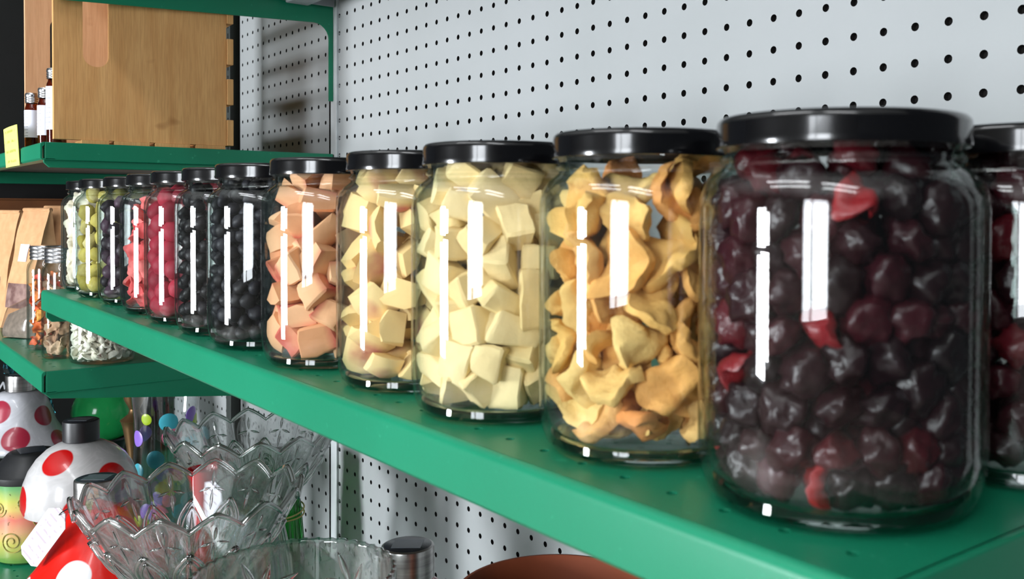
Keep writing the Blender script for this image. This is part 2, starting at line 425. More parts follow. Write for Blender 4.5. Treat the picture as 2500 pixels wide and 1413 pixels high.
# ------------------------------------------------------------------ steel shelves
YF = -0.382
def fillet_bracket(y_front, z_top, z_front, z_back, hook, th=0.0035):
    """outline in the YZ plane of a shelf bracket with a rounded inner corner and a hook plate that runs down the upright"""
    r = 0.022; yb = -0.004
    poly = [(y_front, z_top), (yb, z_top), (yb, z_back - hook), (yb - 0.0065, z_back - hook)]
    cx, cz = yb - 0.0065 - r, z_back - r
    for k in range(7):
        a = k / 6 * PI / 2
        poly.append((cx + r * math.cos(a), cz + r * math.sin(a)))
    poly += [(y_front + 0.006, z_front), (y_front, z_front + 0.006)]
    return poly
def shelf(name_label, x0, x1, z, lip, mat='green', bz=None, hook=0.05, perf=True, under='underside', yf=YF):
    s = thing('steel_shelf', ((x0 + x1) / 2, -0.19, z), name_label, 'shelf', 'steel shelves')
    ox, oy, oz = (x0 + x1) / 2, -0.19, z
    def P(nm, mb, mt, bevel=0.0):
        me = mb.mesh(nm, mt, bevel=bevel); o = put(nm, me, s, (-ox, -oy, -oz)); return o
    th = 0.0022
    row = -0.362 if yf > -0.4 else -0.378
    if perf:
        mb = MB(); n0 = math.ceil((x0 + 0.02) / PITCH); n1 = math.floor((x1 - 0.02) / PITCH)
        cols = [k * PITCH for k in range(n0, n1 + 1)]
        perforated(mb, [c + 0.0055 for c in cols], [row], PITCH, 0.010, 0.0021, 0.0022, plane='xy', y=z)
        a = cols[0] + 0.0055 - PITCH / 2; b = cols[-1] + 0.0055 + PITCH / 2
        def quad(xa, xb, ya, yb): mb.add([(xa, ya, z), (xb, ya, z), (xb, yb, z), (xa, yb, z)], [(0, 1, 2, 3)])
        e = 0.0035
        quad(x0 + e, a, row - 0.005, row + 0.005); quad(b, x1 - e, row - 0.005, row + 0.005)
        quad(x0 + e, x1 - e, row + 0.005, -0.006); quad(x0 + e, x1 - e, yf + e, row - 0.005)
        me = bpy.data.meshes.new('deck'); me.from_pydata(mb.v, [], mb.f); me.materials.append(MAT[mat])
        bm = bmesh.new(); bm.from_mesh(me); bmesh.ops.remove_doubles(bm, verts=bm.verts, dist=1e-6)
        for f in bm.faces:
            if abs(f.normal.z) > 0.5 and f.normal.z < 0: f.normal_flip()
        bm.to_mesh(me); bm.free()
        put('deck', me, s, (-ox, -oy, -oz))
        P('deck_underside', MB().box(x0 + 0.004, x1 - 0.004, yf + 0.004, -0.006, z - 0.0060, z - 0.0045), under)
    else:
        P('deck', MB().box(x0 + 0.0035, x1 - 0.0035, yf + 0.0035, -0.006, z - 0.006, z), mat)
    # rolled front edge: rounded top, plain face, turned-in bottom
    r = 0.0045; prof = []
    for k in range(6):
        a = PI / 2 + k / 5 * PI / 2
        prof.append((yf + r + r * math.cos(a), z - r + r * math.sin(a)))
    prof += [(yf, z - lip + 0.002), (yf + 0.002, z - lip), (yf + 0.016, z - lip), (yf + 0.016, z - lip + 0.0015), (yf + 0.0022, z - lip + 0.0018), (yf + 0.0022, z - 0.006), (yf + r, z - 0.0035)]
    o = put('front_edge', MB().prism(prof, 0, x0, x1).mesh('front_edge', mat, smooth=True), s, (-ox, -oy, -oz))
    for xa, xb in ((x0, x0 + 0.0035), (x1 - 0.0035, x1)):
        P('side_edge', MB().box(xa, xb, yf + 0.0048, -0.006, z - lip, z), mat, 0.0009)
    if bz:
        poly = fillet_bracket(yf + 0.004, z - 0.007, bz[0], bz[1], hook)
        for xa in (x0 + 0.0036, x1 - 0.0072):
            P('bracket', MB().prism(poly, 0, xa, xa + 0.0036), mat, 0.0008)
    return s
XL, XR = -0.034, 1.146
shelf('long green steel shelf carrying the row of black-lidded fruit jars', XL, XR, 0.9962, 0.0252, bz=(0.957, 0.95))
shelf('green steel shelf carrying the wooden crate and amber bottles', -1.0, XL, 1.1766, 0.0218, bz=(1.1456, 1.146), hook=0.02)
shelf('green steel shelf carrying the kraft paper bags', -1.0, XL, 0.8959, 0.0272, bz=(0.8615, 0.826))
shelf('green steel shelf above the wooden crate, cut off by the top', -1.0, XL, 1.62, 0.025, bz=(1.352, 1.366), hook=0.112, perf=False)
us = shelf('grey steel shelf at the top edge above the pegboard', XL + 0.002, XR, 1.42, 0.03, mat='grey_steel', bz=None, perf=False)
put('stiffener', MB().box(-0.028, 1.12, -0.080, -0.046, 1.386, 1.4135).mesh('stiffener', 'grey_steel', bevel=0.002), us, (-(XL + 0.002 + XR) / 2, 0.19, -1.42))
shelf('lowest green shelf under the solar lanterns in the far bay', -1.0, XL, 0.58, 0.03, bz=(0.54, 0.52), yf=-0.412)
shelf('lowest green shelf under the cut-glass bowls and terracotta pot', XL, XR, 0.58, 0.03, bz=(0.54, 0.52), yf=-0.412)

# ------------------------------------------------------------------ jars
ZM = 0.9962
OUT = [(0.0, 0.0030), (0.030, 0.0030), (0.0345, 0.0006), (0.0365, 0.0), (0.0392, 0.0008), (0.0424, 0.0042), (0.0443, 0.0090), (0.0453, 0.0145), (0.0456, 0.020), (0.0456, 0.1005),
       (0.0452, 0.1050), (0.0438, 0.1092), (0.0414, 0.1124), (0.0390, 0.1142), (0.0378, 0.1150), (0.0374, 0.1162), (0.0386, 0.1170), (0.0388, 0.1180), (0.0376, 0.1192), (0.0372, 0.1200), (0.0376, 0.1212), (0.0382, 0.1222), (0.0370, 0.1236), (0.0368, 0.1300)]
INN = [(0.0350, 0.1300), (0.0350, 0.1165), (0.0362, 0.1140), (0.0392, 0.1112), (0.0420, 0.1076), (0.0432, 0.1035), (0.0436, 0.099), (0.0436, 0.021), (0.0430, 0.0155), (0.0416, 0.0110), (0.0392, 0.0078), (0.034, 0.0062), (0.0, 0.0058)]
jar_body_me = MB().lathe(OUT + INN, 72).mesh('jar_body', 'jar_glass', smooth=True, weld=True)
base_ring = [(0.0, 0.0034), (0.0296, 0.0034), (0.0342, 0.0011), (0.0365, 0.0006), (0.0388, 0.0013), (0.0408, 0.0036), (0.0405, 0.0066), (0.0385, 0.0070), (0.034, 0.0059), (0.0, 0.0055)]
jar_base_me = MB().lathe(base_ring, 64).mesh('jar_base', 'thick_glass', smooth=True, weld=True)
LIDP = [(0.0, 0.1312), (0.0335, 0.1312), (0.0352, 0.1318), (0.0372, 0.1322), (0.0388, 0.1319), (0.0398, 0.1308), (0.0401, 0.1294), (0.0401, 0.1240), (0.0404, 0.1228), (0.0402, 0.1217), (0.0396, 0.1216), (0.0392, 0.1224), (0.0391, 0.1300), (0.036, 0.1305), (0.0, 0.1305)]
lid_me = MB().lathe(LIDP, 72).mesh('lid', 'black_lid', smooth=True, weld=True)
JARS = [(1.0868, -0.3200), (0.9905, -0.3231), (0.8915, -0.3293), (0.7979, -0.3262), (0.6963, -0.3319), (0.5926, -0.3333), (0.5008, -0.3299), (0.4089, -0.3294), (0.3171, -0.3277), (0.2077, -0.3240), (0.1038, -0.3265), (0.0105, -0.3221), (1.110, -0.2282)]
JLAB = ['large glass jar of dark red cherries with black lid, at the shelf corner',
        'glass jar of curled yellow-orange mango slices, black lid, beside the cherry jar',
        'glass jar of pale cream fruit cubes with black lid',
        'glass jar of pale apple wedges with some pink skins, black lid',
        'glass jar of orange-pink peach chunks with black lid',
        'glass jar of near-black blueberries beside the peach chunks',
        'glass jar of black currants between blueberries and raspberries',
        'glass jar of crimson raspberries with black lid',
        'glass jar of pink strawberry slices with black lid',
        'glass jar of dark purple grapes between strawberries and green fruit',
        'glass jar of yellow-green kiwi chunks with black lid',
        'glass jar of off-white banana slices, last in the row',
        'dark cherry jar half hidden behind the big cherry jar at the shelf corner']
for (x, y), lb in zip(JARS, JLAB):
    j = thing('glass_jar', (x, y, ZM + 0.0002), lb, 'jar', 'fruit jars on the green shelf')
    put('jar_body', jar_body_me, j); put('jar_base', jar_base_me, j); put('lid', lid_me, j)
    if lb == JLAB[0]: j.scale = (1.074, 1.074, 1.0)

# ------------------------------------------------------------------ fruit
def ico(sub=2):
    bm = bmesh.new(); bmesh.ops.create_icosphere(bm, subdivisions=sub, radius=1.0); return bm
def fin(bm, name, mat, smooth=True, sharp=None):
    bmesh.ops.recalc_face_normals(bm, faces=bm.faces)
    me = bpy.data.meshes.new(name); bm.to_mesh(me); bm.free(); me.materials.append(MAT[mat])
    if smooth:
        me.polygons.foreach_set('use_smooth', [True] * len(me.polygons))
        if sharp: me.set_sharp_from_angle(angle=math.radians(sharp))
    return me
def berry(name, mat, r, amp, freq, seed, squash=(1, 1, 1), dimple=0.0, sub=2):
    bm = ico(sub); off = Vector((seed * 3.1, seed * 1.7, seed * 5.3))
    for v in bm.verts:
        d = v.co.normalized(); h = 1 + amp * noise.noise(d * freq + off) + amp * 0.5 * noise.noise(d * freq * 2.3 + off)
        if dimple:
            h -= dimple * max(0, d.z - 0.72) * 3
        v.co = Vector((d.x * h * squash[0], d.y * h * squash[1], d.z * h * squash[2])) * r
    return fin(bm, name, mat)
def drupe(name, mat, r, seed):
    rnd = random.Random(seed); bm = ico(3); n = 46; cs = []
    for k in range(n):
        z = 1 - 2 * (k + 0.5) / n; a = k * 2.399963; q = math.sqrt(1 - z * z); cs.append(Vector((q * math.cos(a), q * math.sin(a), z)))
    for v in bm.verts:
        d = v.co.normalized(); b = max(d.dot(c) for c in cs); b = max(0.0, (b - 0.90) / 0.10)
        h = 0.80 + 0.24 * math.sqrt(b)
        v.co = Vector((d.x * h, d.y * h, d.z * h * 1.1)) * r * (1 + 0.1 * noise.noise(d * 1.3 + Vector((seed, 0, 0))))
    return fin(bm, name, mat)
def cube_chunk(name, mat, sx, sy, sz, seed, rough=0.16):
    bm = bmesh.new(); bmesh.ops.create_cube(bm, size=2.0)
    rnd = random.Random(seed)
    for v in bm.verts:
        v.co.x += rnd.uniform(-.28, .28); v.co.y += rnd.uniform(-.28, .28); v.co.z += rnd.uniform(-.28, .28)
    bmesh.ops.bevel(bm, geom=list(bm.edges), offset=0.14, segments=1, affect='EDGES')
    bmesh.ops.triangulate(bm, faces=bm.faces)
    bmesh.ops.subdivide_edges(bm, edges=[e for e in bm.edges if e.calc_length() > 0.7], cuts=2, use_grid_fill=True)
    off = Vector((seed * 2.7, 1.3, seed * 0.9))
    for v in bm.verts:
        n_ = noise.noise_vector(v.co * 1.5 + off)
        v.co += n_ * rough
        v.co = Vector((v.co.x * sx, v.co.y * sy, v.co.z * sz))
    return fin(bm, name, mat, True, 32)
def wedge(name, mat, R, ang, hgt, seed):
    """a slice of round fruit: two flat cut faces and a curved skin side towards +X"""
    rnd = random.Random(seed); bm = bmesh.new(); pts = []
    for k in range(7):
        a = (-0.5 + k / 6) * ang
        for q in range(5):
            e = (-0.5 + q / 4) * hgt
            rr = R * math.cos(e * 0.85) * (1 + rnd.uniform(-.05, .05))
            pts.append((rr * math.cos(a) - R * 0.55, rr * math.sin(a), R * math.sin(e) * 1.0))
    for q in range(3): pts.append((R * rnd.uniform(-.42, -.30), rnd.uniform(-.05, .05) * R, (q - 1) * R * 0.42 * hgt))
    vs = [bm.verts.new(p) for p in pts]
    g = bmesh.ops.convex_hull(bm, input=vs)
    bmesh.ops.delete(bm, geom=[x for x in g['geom_interior'] if isinstance(x, bmesh.types.BMVert)], context='VERTS')
    off = Vector((seed, seed * 2.1, 0))
    for v in bm.verts: v.co += noise.noise_vector(v.co / R * 1.6 + off) * R * 0.06
    return fin(bm, name, mat, True, 36)
def slab(name, mat, L, W, th, curl, seed, twist=0.4, heart=False, rid=0.07):
    """a curled dried slice with an irregular outline and a real thickness"""
    rnd = random.Random(seed); nu, nv = 15, 11; off = Vector((seed * 1.9, seed, 3.0)); top = []; bot = []
    ph = [rnd.uniform(0, 6.28) for _ in range(4)]
    for i in range(nu):
        u = -1 + 2 * i / (nu - 1)
        for j in range(nv):
            v = -1 + 2 * j / (nv - 1)
            # square to rounded
            su, sv = u * math.sqrt(1 - 0.38 * v * v), v * math.sqrt(1 - 0.38 * u * u)
            a = math.atan2(sv, su); k = 1 + 0.10 * math.sin(2 * a + ph[0]) + 0.07 * math.sin(3 * a + ph[1]) + 0.05 * math.sin(5 * a + ph[2])
            if heart: k *= 1 - 0.22 * max(0, math.cos(a)) ** 6
            x, y = su * k * L / 2, sv * k * W / 2
            z = curl * (x / (L / 2)) ** 2 * L * 0.25 + 0.12 * L * noise.noise(Vector((x, y, 0)) / L * 2.4 + off) * 2 + rid * L * noise.noise(Vector((x, y, 0)) / L * 6.5 + off) + twist * x * y / L
            e = 1 - 0.5 * max(abs(u), abs(v)) ** 4
            top.append((x, y, z + th / 2 * e)); bot.append((x, y, z - th / 2 * e))
    N = nu * nv; fs = []
    for i in range(nu - 1):
        for j in range(nv - 1):
            a, b, c, d = i * nv + j, (i + 1) * nv + j, (i + 1) * nv + j + 1, i * nv + j + 1
            fs.append((a, b, c, d)); fs.append((N + a, N + d, N + c, N + b))
    rim = [i * nv for i in range(nu)] + [(nu - 1) * nv + j for j in range(1, nv)] + [i * nv + nv - 1 for i in range(nu - 2, -1, -1)] + [j for j in range(nv - 2, 0, -1)]
    for k in range(len(rim)):
        a, b = rim[k], rim[(k + 1) % len(rim)]; fs.append((a, N + a, N + b, b))
    bm = bmesh.new(); vv = [bm.verts.new(p) for p in top + bot]
    for f in fs: bm.faces.new([vv[q] for q in f])
    return fin(bm, name, mat, True, 60)

def profile_r(prof, z):
    return np.interp(z, [p[1] for p in prof], [p[0] for p in prof])
INP1 = sorted([(r * 1.074, z) for r, z in INN if r > 0.03], key=lambda p: p[1])
INP = sorted([(r, z) for r, z in INN if r > 0.03], key=lambda p: p[1])
def pack(n, r, prof, z0, z1, seed, shell=None, iters=110, top_gap=0.0):
    """relax n balls inside a round jar so that they touch; shell keeps only the layer beside the glass"""
    rng = np.random.default_rng(seed)
    z = rng.uniform(z0 + r, z1 - r, n); a = rng.uniform(0, 2 * PI, n); R = profile_r(prof, z) - r
    lo = np.maximum(0, R - shell) if shell else np.zeros(n)
    rr = np.sqrt(rng.uniform(lo ** 2, R ** 2))
    p = np.stack([rr * np.cos(a), rr * np.sin(a), z], 1)
    for it in range(iters):
        d = p[:, None, :] - p[None, :, :]
        L = np.sqrt((d ** 2).sum(2)) + 1e-9
        ov = np.clip(2 * r - L, 0, None); np.fill_diagonal(ov, 0)
        p += (d / L[:, :, None] * ov[:, :, None]).sum(1) * 0.33
        if it < iters * 0.6: p[:, 2] -= 0.03 * r
        p[:, 2] = np.clip(p[:, 2], z0 + r * 0.9, z1 - r)
        q = np.sqrt(p[:, 0] ** 2 + p[:, 1] ** 2) + 1e-9
        R = profile_r(prof, p[:, 2]) - r
        k = np.minimum(1, R / q)
        if shell:
            k = np.where(q < R - shell, (R - shell) / q, k)
        p[:, 0] *= k; p[:, 1] *= k
    return p
VC = {}
def vcoords(me):
    if me.name not in VC:
        a = np.empty(len(me.vertices) * 3); me.vertices.foreach_get('co', a); VC[me.name] = a.reshape(-1, 3)
    return VC[me.name]
def fill(centre, z_base, meshes, pts, prof, z0, name, label, cat, group, mode, seed, drop=-0.45, scale=(0.9, 1.1), margin=0.0004, tilt=0.55):
    rnd = random.Random(seed); view = Vector((CAM.x - centre[0], CAM.y - centre[1])).normalized(); cnt = 0
    for p in pts:
        q = math.hypot(p[0], p[1])
        if q > 1e-4 and (p[0] * view.x + p[1] * view.y) / q < drop and q > 0.012: continue
        me = rnd.choice(meshes); s = rnd.uniform(*scale)
        if mode == 'free':
            rot = Euler((rnd.uniform(0, 6.28), rnd.uniform(0, 6.28), rnd.uniform(0, 6.28))).to_matrix()
        else:     # flat side roughly against the glass
            out = Vector((p[0], p[1], 0)).normalized() if q > 1e-4 else Vector((1, 0, 0))
            rot = out.to_track_quat('Z', 'Y').to_matrix() @ Euler((rnd.uniform(-tilt, tilt), rnd.uniform(-tilt, tilt), rnd.uniform(0, 6.28))).to_matrix()
        co = vcoords(me) @ np.array(rot).T * s
        c = np.array(p, float)
        for _ in range(4):
            wv = co + c
            dz = (z0 + margin) - wv[:, 2].min()
            if dz > 0 or (_ == 0 and p[2] < z0 + 0.011): c[2] += dz; wv = co + c
            rr = np.sqrt(wv[:, 0] ** 2 + wv[:, 1] ** 2); ov = rr - (profile_r(prof, wv[:, 2]) - margin); k = int(ov.argmax())
            if ov[k] > 0:
                c[0] -= wv[k, 0] / rr[k] * ov[k]; c[1] -= wv[k, 1] / rr[k] * ov[k]
            else: break
        o = bpy.data.objects.new(name, me); COL.objects.link(o)
        o.location = (centre[0] + c[0], centre[1] + c[1], z_base + c[2]); o.rotation_euler = rot.to_euler(); o.scale = (s, s, s)
        if me.name.startswith('cherry_half'):
            o.name = 'cherry_half'; tag(o, 'bright red split cherry among the dark ones in the corner jar', cat, 'split cherries in the corner jar')
        else: tag(o, label, cat, group)
        cnt += 1
    return cnt
fruit('cherry_dark', [lin(22, 6, 10), lin(36, 9, 15), lin(18, 6, 9), lin(56, 13, 22), lin(26, 7, 12), lin(90, 16, 26)], 0.30, 0.6, 150, 0.5, 0.0, spec=0.4)
fruit('cherry_red', [lin(150, 16, 24), lin(112, 14, 24)], 0.4, 0.4, 120, 0.5, 0.1, spec=0.5)
fruit('mango', [lin(226, 162, 88), lin(232, 192, 112), lin(220, 146, 80), lin(234, 204, 132), lin(230, 182, 102)], 0.7, 0.45, 110, 0.8)
fruit('pear_cube', [lin(232, 210, 152), lin(240, 220, 168), lin(226, 200, 142)], 0.75, 0.25, 60, 0.5)
fruit('apple_wedge', [lin(236, 204, 142), lin(240, 212, 152), lin(230, 192, 130)], 0.72, 0.2, 60, 0.3, second=lin(190, 110, 96), axis=(0, 0.0062, 0.0085))
fruit('peach', [lin(228, 172, 128), lin(234, 190, 148), lin(222, 154, 108)], 0.7, 0.3, 50, 0.3, second=lin(196, 92, 78), axis=(0, -0.004, -0.0095))
fruit('blueberry', [lin(24, 24, 31), lin(15, 15, 20), lin(33, 33, 42)], 0.5, 0.4, 140, 0.3)
fruit('currant', [lin(21, 19, 24), lin(13, 12, 16), lin(31, 27, 33)], 0.42, 0.4, 160, 0.4)
fruit('raspberry', [lin(140, 24, 46), lin(166, 34, 58), lin(118, 18, 38)], 0.6, 0.3, 120, 0.3)
fruit('strawberry', [lin(214, 84, 86), lin(228, 120, 116), lin(186, 42, 52), lin(222, 104, 102)], 0.65, 0.3, 80, 0.3)
fruit('grape_dark', [lin(36, 24, 36), lin(26, 18, 28), lin(72, 48, 66)], 0.45, 0.4, 100, 0.5)
fruit('kiwi', [lin(176, 164, 66), lin(196, 184, 92), lin(158, 148, 58), lin(206, 196, 134)], 0.65, 0.7, 110, 0.6)
fruit('banana', [lin(228, 218, 196), lin(236, 228, 208), lin(218, 204, 178)], 0.75, 0.2, 60, 0.3)
fruit('pepper', [lin(206, 52, 30), lin(226, 128, 40), lin(190, 36, 34), lin(220, 156, 66)], 0.5, 0.3, 80, 0.3)
fruit('mushroom_slice', [lin(196, 160, 126), lin(148, 112, 84), lin(220, 190, 156), lin(120, 92, 72)], 0.75, 0.4, 60, 0.3)
fruit('coconut', [lin(232, 230, 214), lin(240, 238, 226), lin(222, 218, 196)], 0.6, 0.15, 60, 0.2)

ch = [berry('cherry', 'cherry_dark', 0.0080, 0.36, 1.9, k, (1, 0.92, 0.80), 0.35, 3) for k in range(6)]
chr_ = [slab('cherry_half', 'cherry_red', 0.016, 0.014, 0.004, 1.3, 40 + k, 0.5) for k in range(3)]
P1 = pack(290, 0.0072, INP1, 0.0062, 0.129, 1, shell=0.017)
fill(JARS[0], ZM, ch + ch + chr_[:1], P1, INP1, 0.0062, 'cherry', 'dark red dried cherry inside the large corner jar', 'cherry', 'cherries in the large corner jar', 'free', 11, scale=(0.92, 1.2))
P1 = pack(215, 0.0078, INP, 0.0062, 0.129, 2, shell=0.018)
fill(JARS[12], ZM, ch, P1, INP, 0.0062, 'cherry', 'dark cherry in the jar half hidden behind the corner jar', 'cherry', 'cherries in the half hidden jar', 'free', 12, drop=-0.5, scale=(0.95, 1.2))
mg = [slab('mango_slice', 'mango', 0.026, 0.0195, 0.0068, c_, 60 + k, tw) for k, (c_, tw) in enumerate([(0.7, .5), (1.0, -.6), (0.4, .9), (1.2, .3), (0.8, -.9), (-0.6, .7)])]
P1 = pack(100, 0.0094, INP, 0.0062, 0.128, 3, shell=0.020)
fill(JARS[1], ZM, mg, P1, INP, 0.0062, 'mango_slice', 'curled dried mango slice in the jar beside the cherry jar', 'mango slice', 'mango slices in the jar', 'flat', 13, tilt=1.1, scale=(0.8, 1.25))
cb = [cube_chunk('fruit_cube', 'pear_cube', 0.0084 * a, 0.0084 * b, 0.0084 * c, 80 + k) for k, (a, b, c) in enumerate([(1, 1, .9), (1.25, .9, .8), (.9, 1.1, 1), (1.4, .9, .75), (1, .8, 1.1)])]
P1 = pack(125, 0.0090, INP, 0.0062, 0.129, 4, shell=0.022)
fill(JARS[2], ZM, cb, P1, INP, 0.0062, 'fruit_cube', 'pale cream fruit cube in the jar of cubes', 'fruit cube', 'cream fruit cubes in the jar', 'free', 14)
aw = [wedge('apple_wedge', 'apple_wedge', 0.019, 1.25, 1.5, 100 + k) for k in range(3)] + [wedge('apple_wedge', 'apple_wedge', 0.017, 1.6, 1.2, 110 + k) for k in range(2)]
P1 = pack(84, 0.0104, INP, 0.0062, 0.129, 5, shell=0.022)
fill(JARS[3], ZM, aw, P1, INP, 0.0062, 'apple_wedge', 'pale apple wedge in the jar of apple wedges', 'apple wedge', 'apple wedges in the jar', 'free', 15)
pe = [wedge('peach_chunk', 'peach', 0.018, 1.3, 1.35, 120 + k) for k in range(4)] + [cube_chunk('peach_chunk', 'peach', 0.0095, 0.009, 0.0088, 130 + k) for k in range(2)]
P1 = pack(92, 0.0100, INP, 0.0062, 0.129, 6, shell=0.022)
fill(JARS[4], ZM, pe, P1, INP, 0.0062, 'peach_chunk', 'orange-pink peach chunk in the jar of peaches', 'peach chunk', 'peach chunks in the jar', 'free', 16)
bb = [berry('blueberry', 'blueberry', 0.0056, 0.14, 1.7, 140 + k, (1, 1, 0.85), 0.35) for k in range(5)]
P1 = pack(400, 0.0054, INP, 0.0062, 0.128, 7, shell=0.009)
fill(JARS[5], ZM, bb, P1, INP, 0.0062, 'blueberry', 'near-black blueberry in the jar beside the peaches', 'blueberry', 'blueberries in the jar', 'free', 17, drop=-0.3)
cu = [berry('currant', 'currant', 0.0058, 0.25, 2.0, 150 + k, (1, 0.95, 0.9), 0.1) for k in range(4)]
P1 = pack(350, 0.0057, INP, 0.0062, 0.128, 8, shell=0.008)
fill(JARS[6], ZM, cu, P1, INP, 0.0062, 'black_currant', 'wrinkled black currant in the jar beside the raspberries', 'currant', 'black currants in the jar', 'free', 18, drop=-0.1)
ra = [drupe('raspberry', 'raspberry', 0.0092, 160 + k) for k in range(3)]
P1 = pack(150, 0.0084, INP, 0.0062, 0.129, 9, shell=0.013)
fill(JARS[7], ZM, ra, P1, INP, 0.0062, 'raspberry', 'crimson raspberry in the jar of raspberries', 'raspberry', 'raspberries in the jar', 'free', 19, drop=-0.2)
st = [slab('strawberry_slice', 'strawberry', 0.024, 0.020, 0.0062, 0.2, 170 + k, 0.2, True) for k in range(4)]
P1 = pack(105, 0.0088, INP, 0.0062, 0.129, 10, shell=0.014)
fill(JARS[8], ZM, st, P1, INP, 0.0062, 'strawberry_slice', 'pink strawberry slice in the jar of strawberries', 'strawberry slice', 'strawberry slices in the jar', 'flat', 20, drop=-0.2)
gr = [berry('dark_grape', 'grape_dark', 0.0085, 0.2, 1.6, 180 + k, (1, 0.9, 0.85), 0.2) for k in range(4)]
P1 = pack(150, 0.0080, INP, 0.0062, 0.126, 11, shell=0.012)
fill(JARS[9], ZM, gr, P1, INP, 0.0062, 'dark_grape', 'dark purple grape in the jar beside the green fruit', 'grape', 'dark grapes in the jar', 'free', 21, drop=-0.2)
ki = [berry('kiwi_chunk', 'kiwi', 0.0098, 0.28, 1.5, 190 + k, (1, 0.9, 0.7)) for k in range(4)]
P1 = pack(125, 0.0086, INP, 0.0062, 0.128, 12, shell=0.013)
fill(JARS[10], ZM, ki, P1, INP, 0.0062, 'kiwi_chunk', 'yellow-green kiwi chunk in the jar of green fruit', 'kiwi chunk', 'kiwi chunks in the jar', 'free', 22, drop=-0.2)
ba = [slab('banana_slice', 'banana', 0.022, 0.021, 0.0075, 0.15, 200 + k, 0.1) for k in range(3)]
P1 = pack(100, 0.0088, INP, 0.0062, 0.128, 13, shell=0.014)
fill(JARS[11], ZM, ba, P1, INP, 0.0062, 'banana_slice', 'off-white banana slice in the last jar of the row', 'banana slice', 'banana slices in the jar', 'flat', 23, drop=-0.2)

# ------------------------------------------------------------------ far bay, crate shelf
ZU = 1.1766
CR = (-0.2000, -0.2490, ZU + 0.0002)
cr = thing('wooden_crate', CR, 'pine crate lying on its side with slatted back and handle slots', 'crate', None, -0.045)
def stadium_panel(y0, y1, z0, z1, sy0, sy1, sz0, sz1, x0, x1):
    """panel in the YZ plane with a round-ended slot cut through it"""
    r = (sy1 - sy0) / 2; cy = (sy0 + sy1) / 2; inner = []
    for k in range(13): a = PI * k / 12; inner.append((cy + r * math.cos(a), sz1 - r + r * math.sin(a)))
    for k in range(13): a = PI + PI * k / 12; inner.append((cy + r * math.cos(a), sz0 + r + r * math.sin(a)))
    bm = bmesh.new(); edges = []
    for loop in ([(y0, z0), (y1, z0), (y1, z1), (y0, z1)], inner):
        vv = [bm.verts.new((x0, y, z)) for y, z in loop]
        edges += [bm.edges.new((vv[k], vv[(k + 1) % len(vv)])) for k in range(len(vv)) if (vv[k].co - vv[(k + 1) % len(vv)].co).length > 0]
    bmesh.ops.triangle_fill(bm, use_beauty=True, edges=edges)
    g = bmesh.ops.extrude_face_region(bm, geom=list(bm.faces))
    bmesh.ops.translate(bm, vec=(x1 - x0, 0, 0), verts=[v for v in g['geom'] if isinstance(v, bmesh.types.BMVert)])
    bmesh.ops.recalc_face_normals(bm, faces=bm.faces)
    return bm
pz1 = 0.300
for nm, xx in (('end_panel', 0.138), ('end_panel', -0.150)):
    mb = stadium_panel(-0.108, 0.100, 0.0055, pz1, -0.0755, -0.0447, 0.0985, 0.206, xx, xx + 0.012)
    put(nm, fin(mb, 'end_panel', 'pine_pale' if xx < 0 else 'pine', False), cr)
zs = [(0.0, 0.041), (0.056, 0.097), (0.111, 0.152), (0.167, 0.208), (0.222, 0.263), (0.277, 0.300)]
for a, b in zs: put('back_slat', MB().box(-0.152, 0.153, 0.1005, 0.109, a + 0.0055, b).mesh('back_slat', 'pine', bevel=0.0008), cr)
ys = [(-0.078, -0.046), (-0.040, 0.002), (0.009, 0.052), (0.060, 0.098)]
for a, b in ys:
    put('base_slat', MB().box(-0.152, 0.153, a, b, 0.0, 0.0052).mesh('base_slat', 'pine', bevel=0.0006), cr)
    put('top_slat', MB().box(-0.152, 0.153, a, b, pz1 + 0.0002, pz1 + 0.006).mesh('top_slat', 'pine', bevel=0.0006), cr)
# amber bottles
def bottle_meshes(r, h, cap_h):
    nk = h - cap_h
    body = [(0, 0.001), (r * .9, 0.0), (r, 0.003), (r, nk - 0.011), (r * .95, nk - 0.006), (r * .84, nk - 0.003), (r * .80, nk), (r * .80, h - 0.003), (0, h - 0.003)]
    b = MB().lathe(body, 40).mesh('bottle_body', 'amber_glass', smooth=True, weld=True)
    cp = [(0, h), (r * .90, h), (r * .96, h - 0.0015)]
    for k in range(3):
        zc = h - 0.004 - k * (cap_h - 0.004) / 3; cp += [(r * .98, zc), (r * .92, zc - cap_h / 7), (r * .98, zc - cap_h / 4.2)]
    cp += [(r * .95, nk + 0.0005), (r * .90, nk + 0.0005), (r * .90, h - 0.002), (0, h - 0.002)]
    c = MB().lathe(cp, 40).mesh('bottle_cap', 'alu', smooth=True, weld=True)
    lab = [(r + 0.0002, h * 0.20), (r + 0.0006, h * 0.20), (r + 0.0006, nk - 0.010), (r + 0.0002, nk - 0.010)]
    l = MB().lathe(lab, 40, close=True).mesh('bottle_label', 'label_paper', smooth=True)
    liq = MB().lathe([(0, 0.003), (r * .9, 0.003), (r * .9, nk - 0.02), (0, nk - 0.02)], 30).mesh('powder_fill', 'amber_fill', smooth=True, weld=True)
    return b, c, l, liq
simple('amber_fill', lin(104, 48, 20), 0.8, 0, 0.2, 80)
for (x, y, r, h, lb) in ((-0.215, -0.3610, 0.0100, 0.0760, 'shortest amber glass bottle with white label and aluminium cap by the yellow tag'),
                         (-0.165, -0.3535, 0.0100, 0.0790, 'amber bottle with aluminium cap between the shortest and tallest bottles'),
                         (-0.110, -0.3510, 0.0115, 0.0990, 'tallest amber bottle with white label beside the crate end panel')):
    b = thing('amber_bottle', (x, y, ZU + 0.0003), lb, 'bottle', 'amber bottles in the crate')
    for nm, me in zip(('bottle_body', 'cap', 'label', 'powder_fill'), bottle_meshes(r, h, 0.0135)): put(nm, me, b)
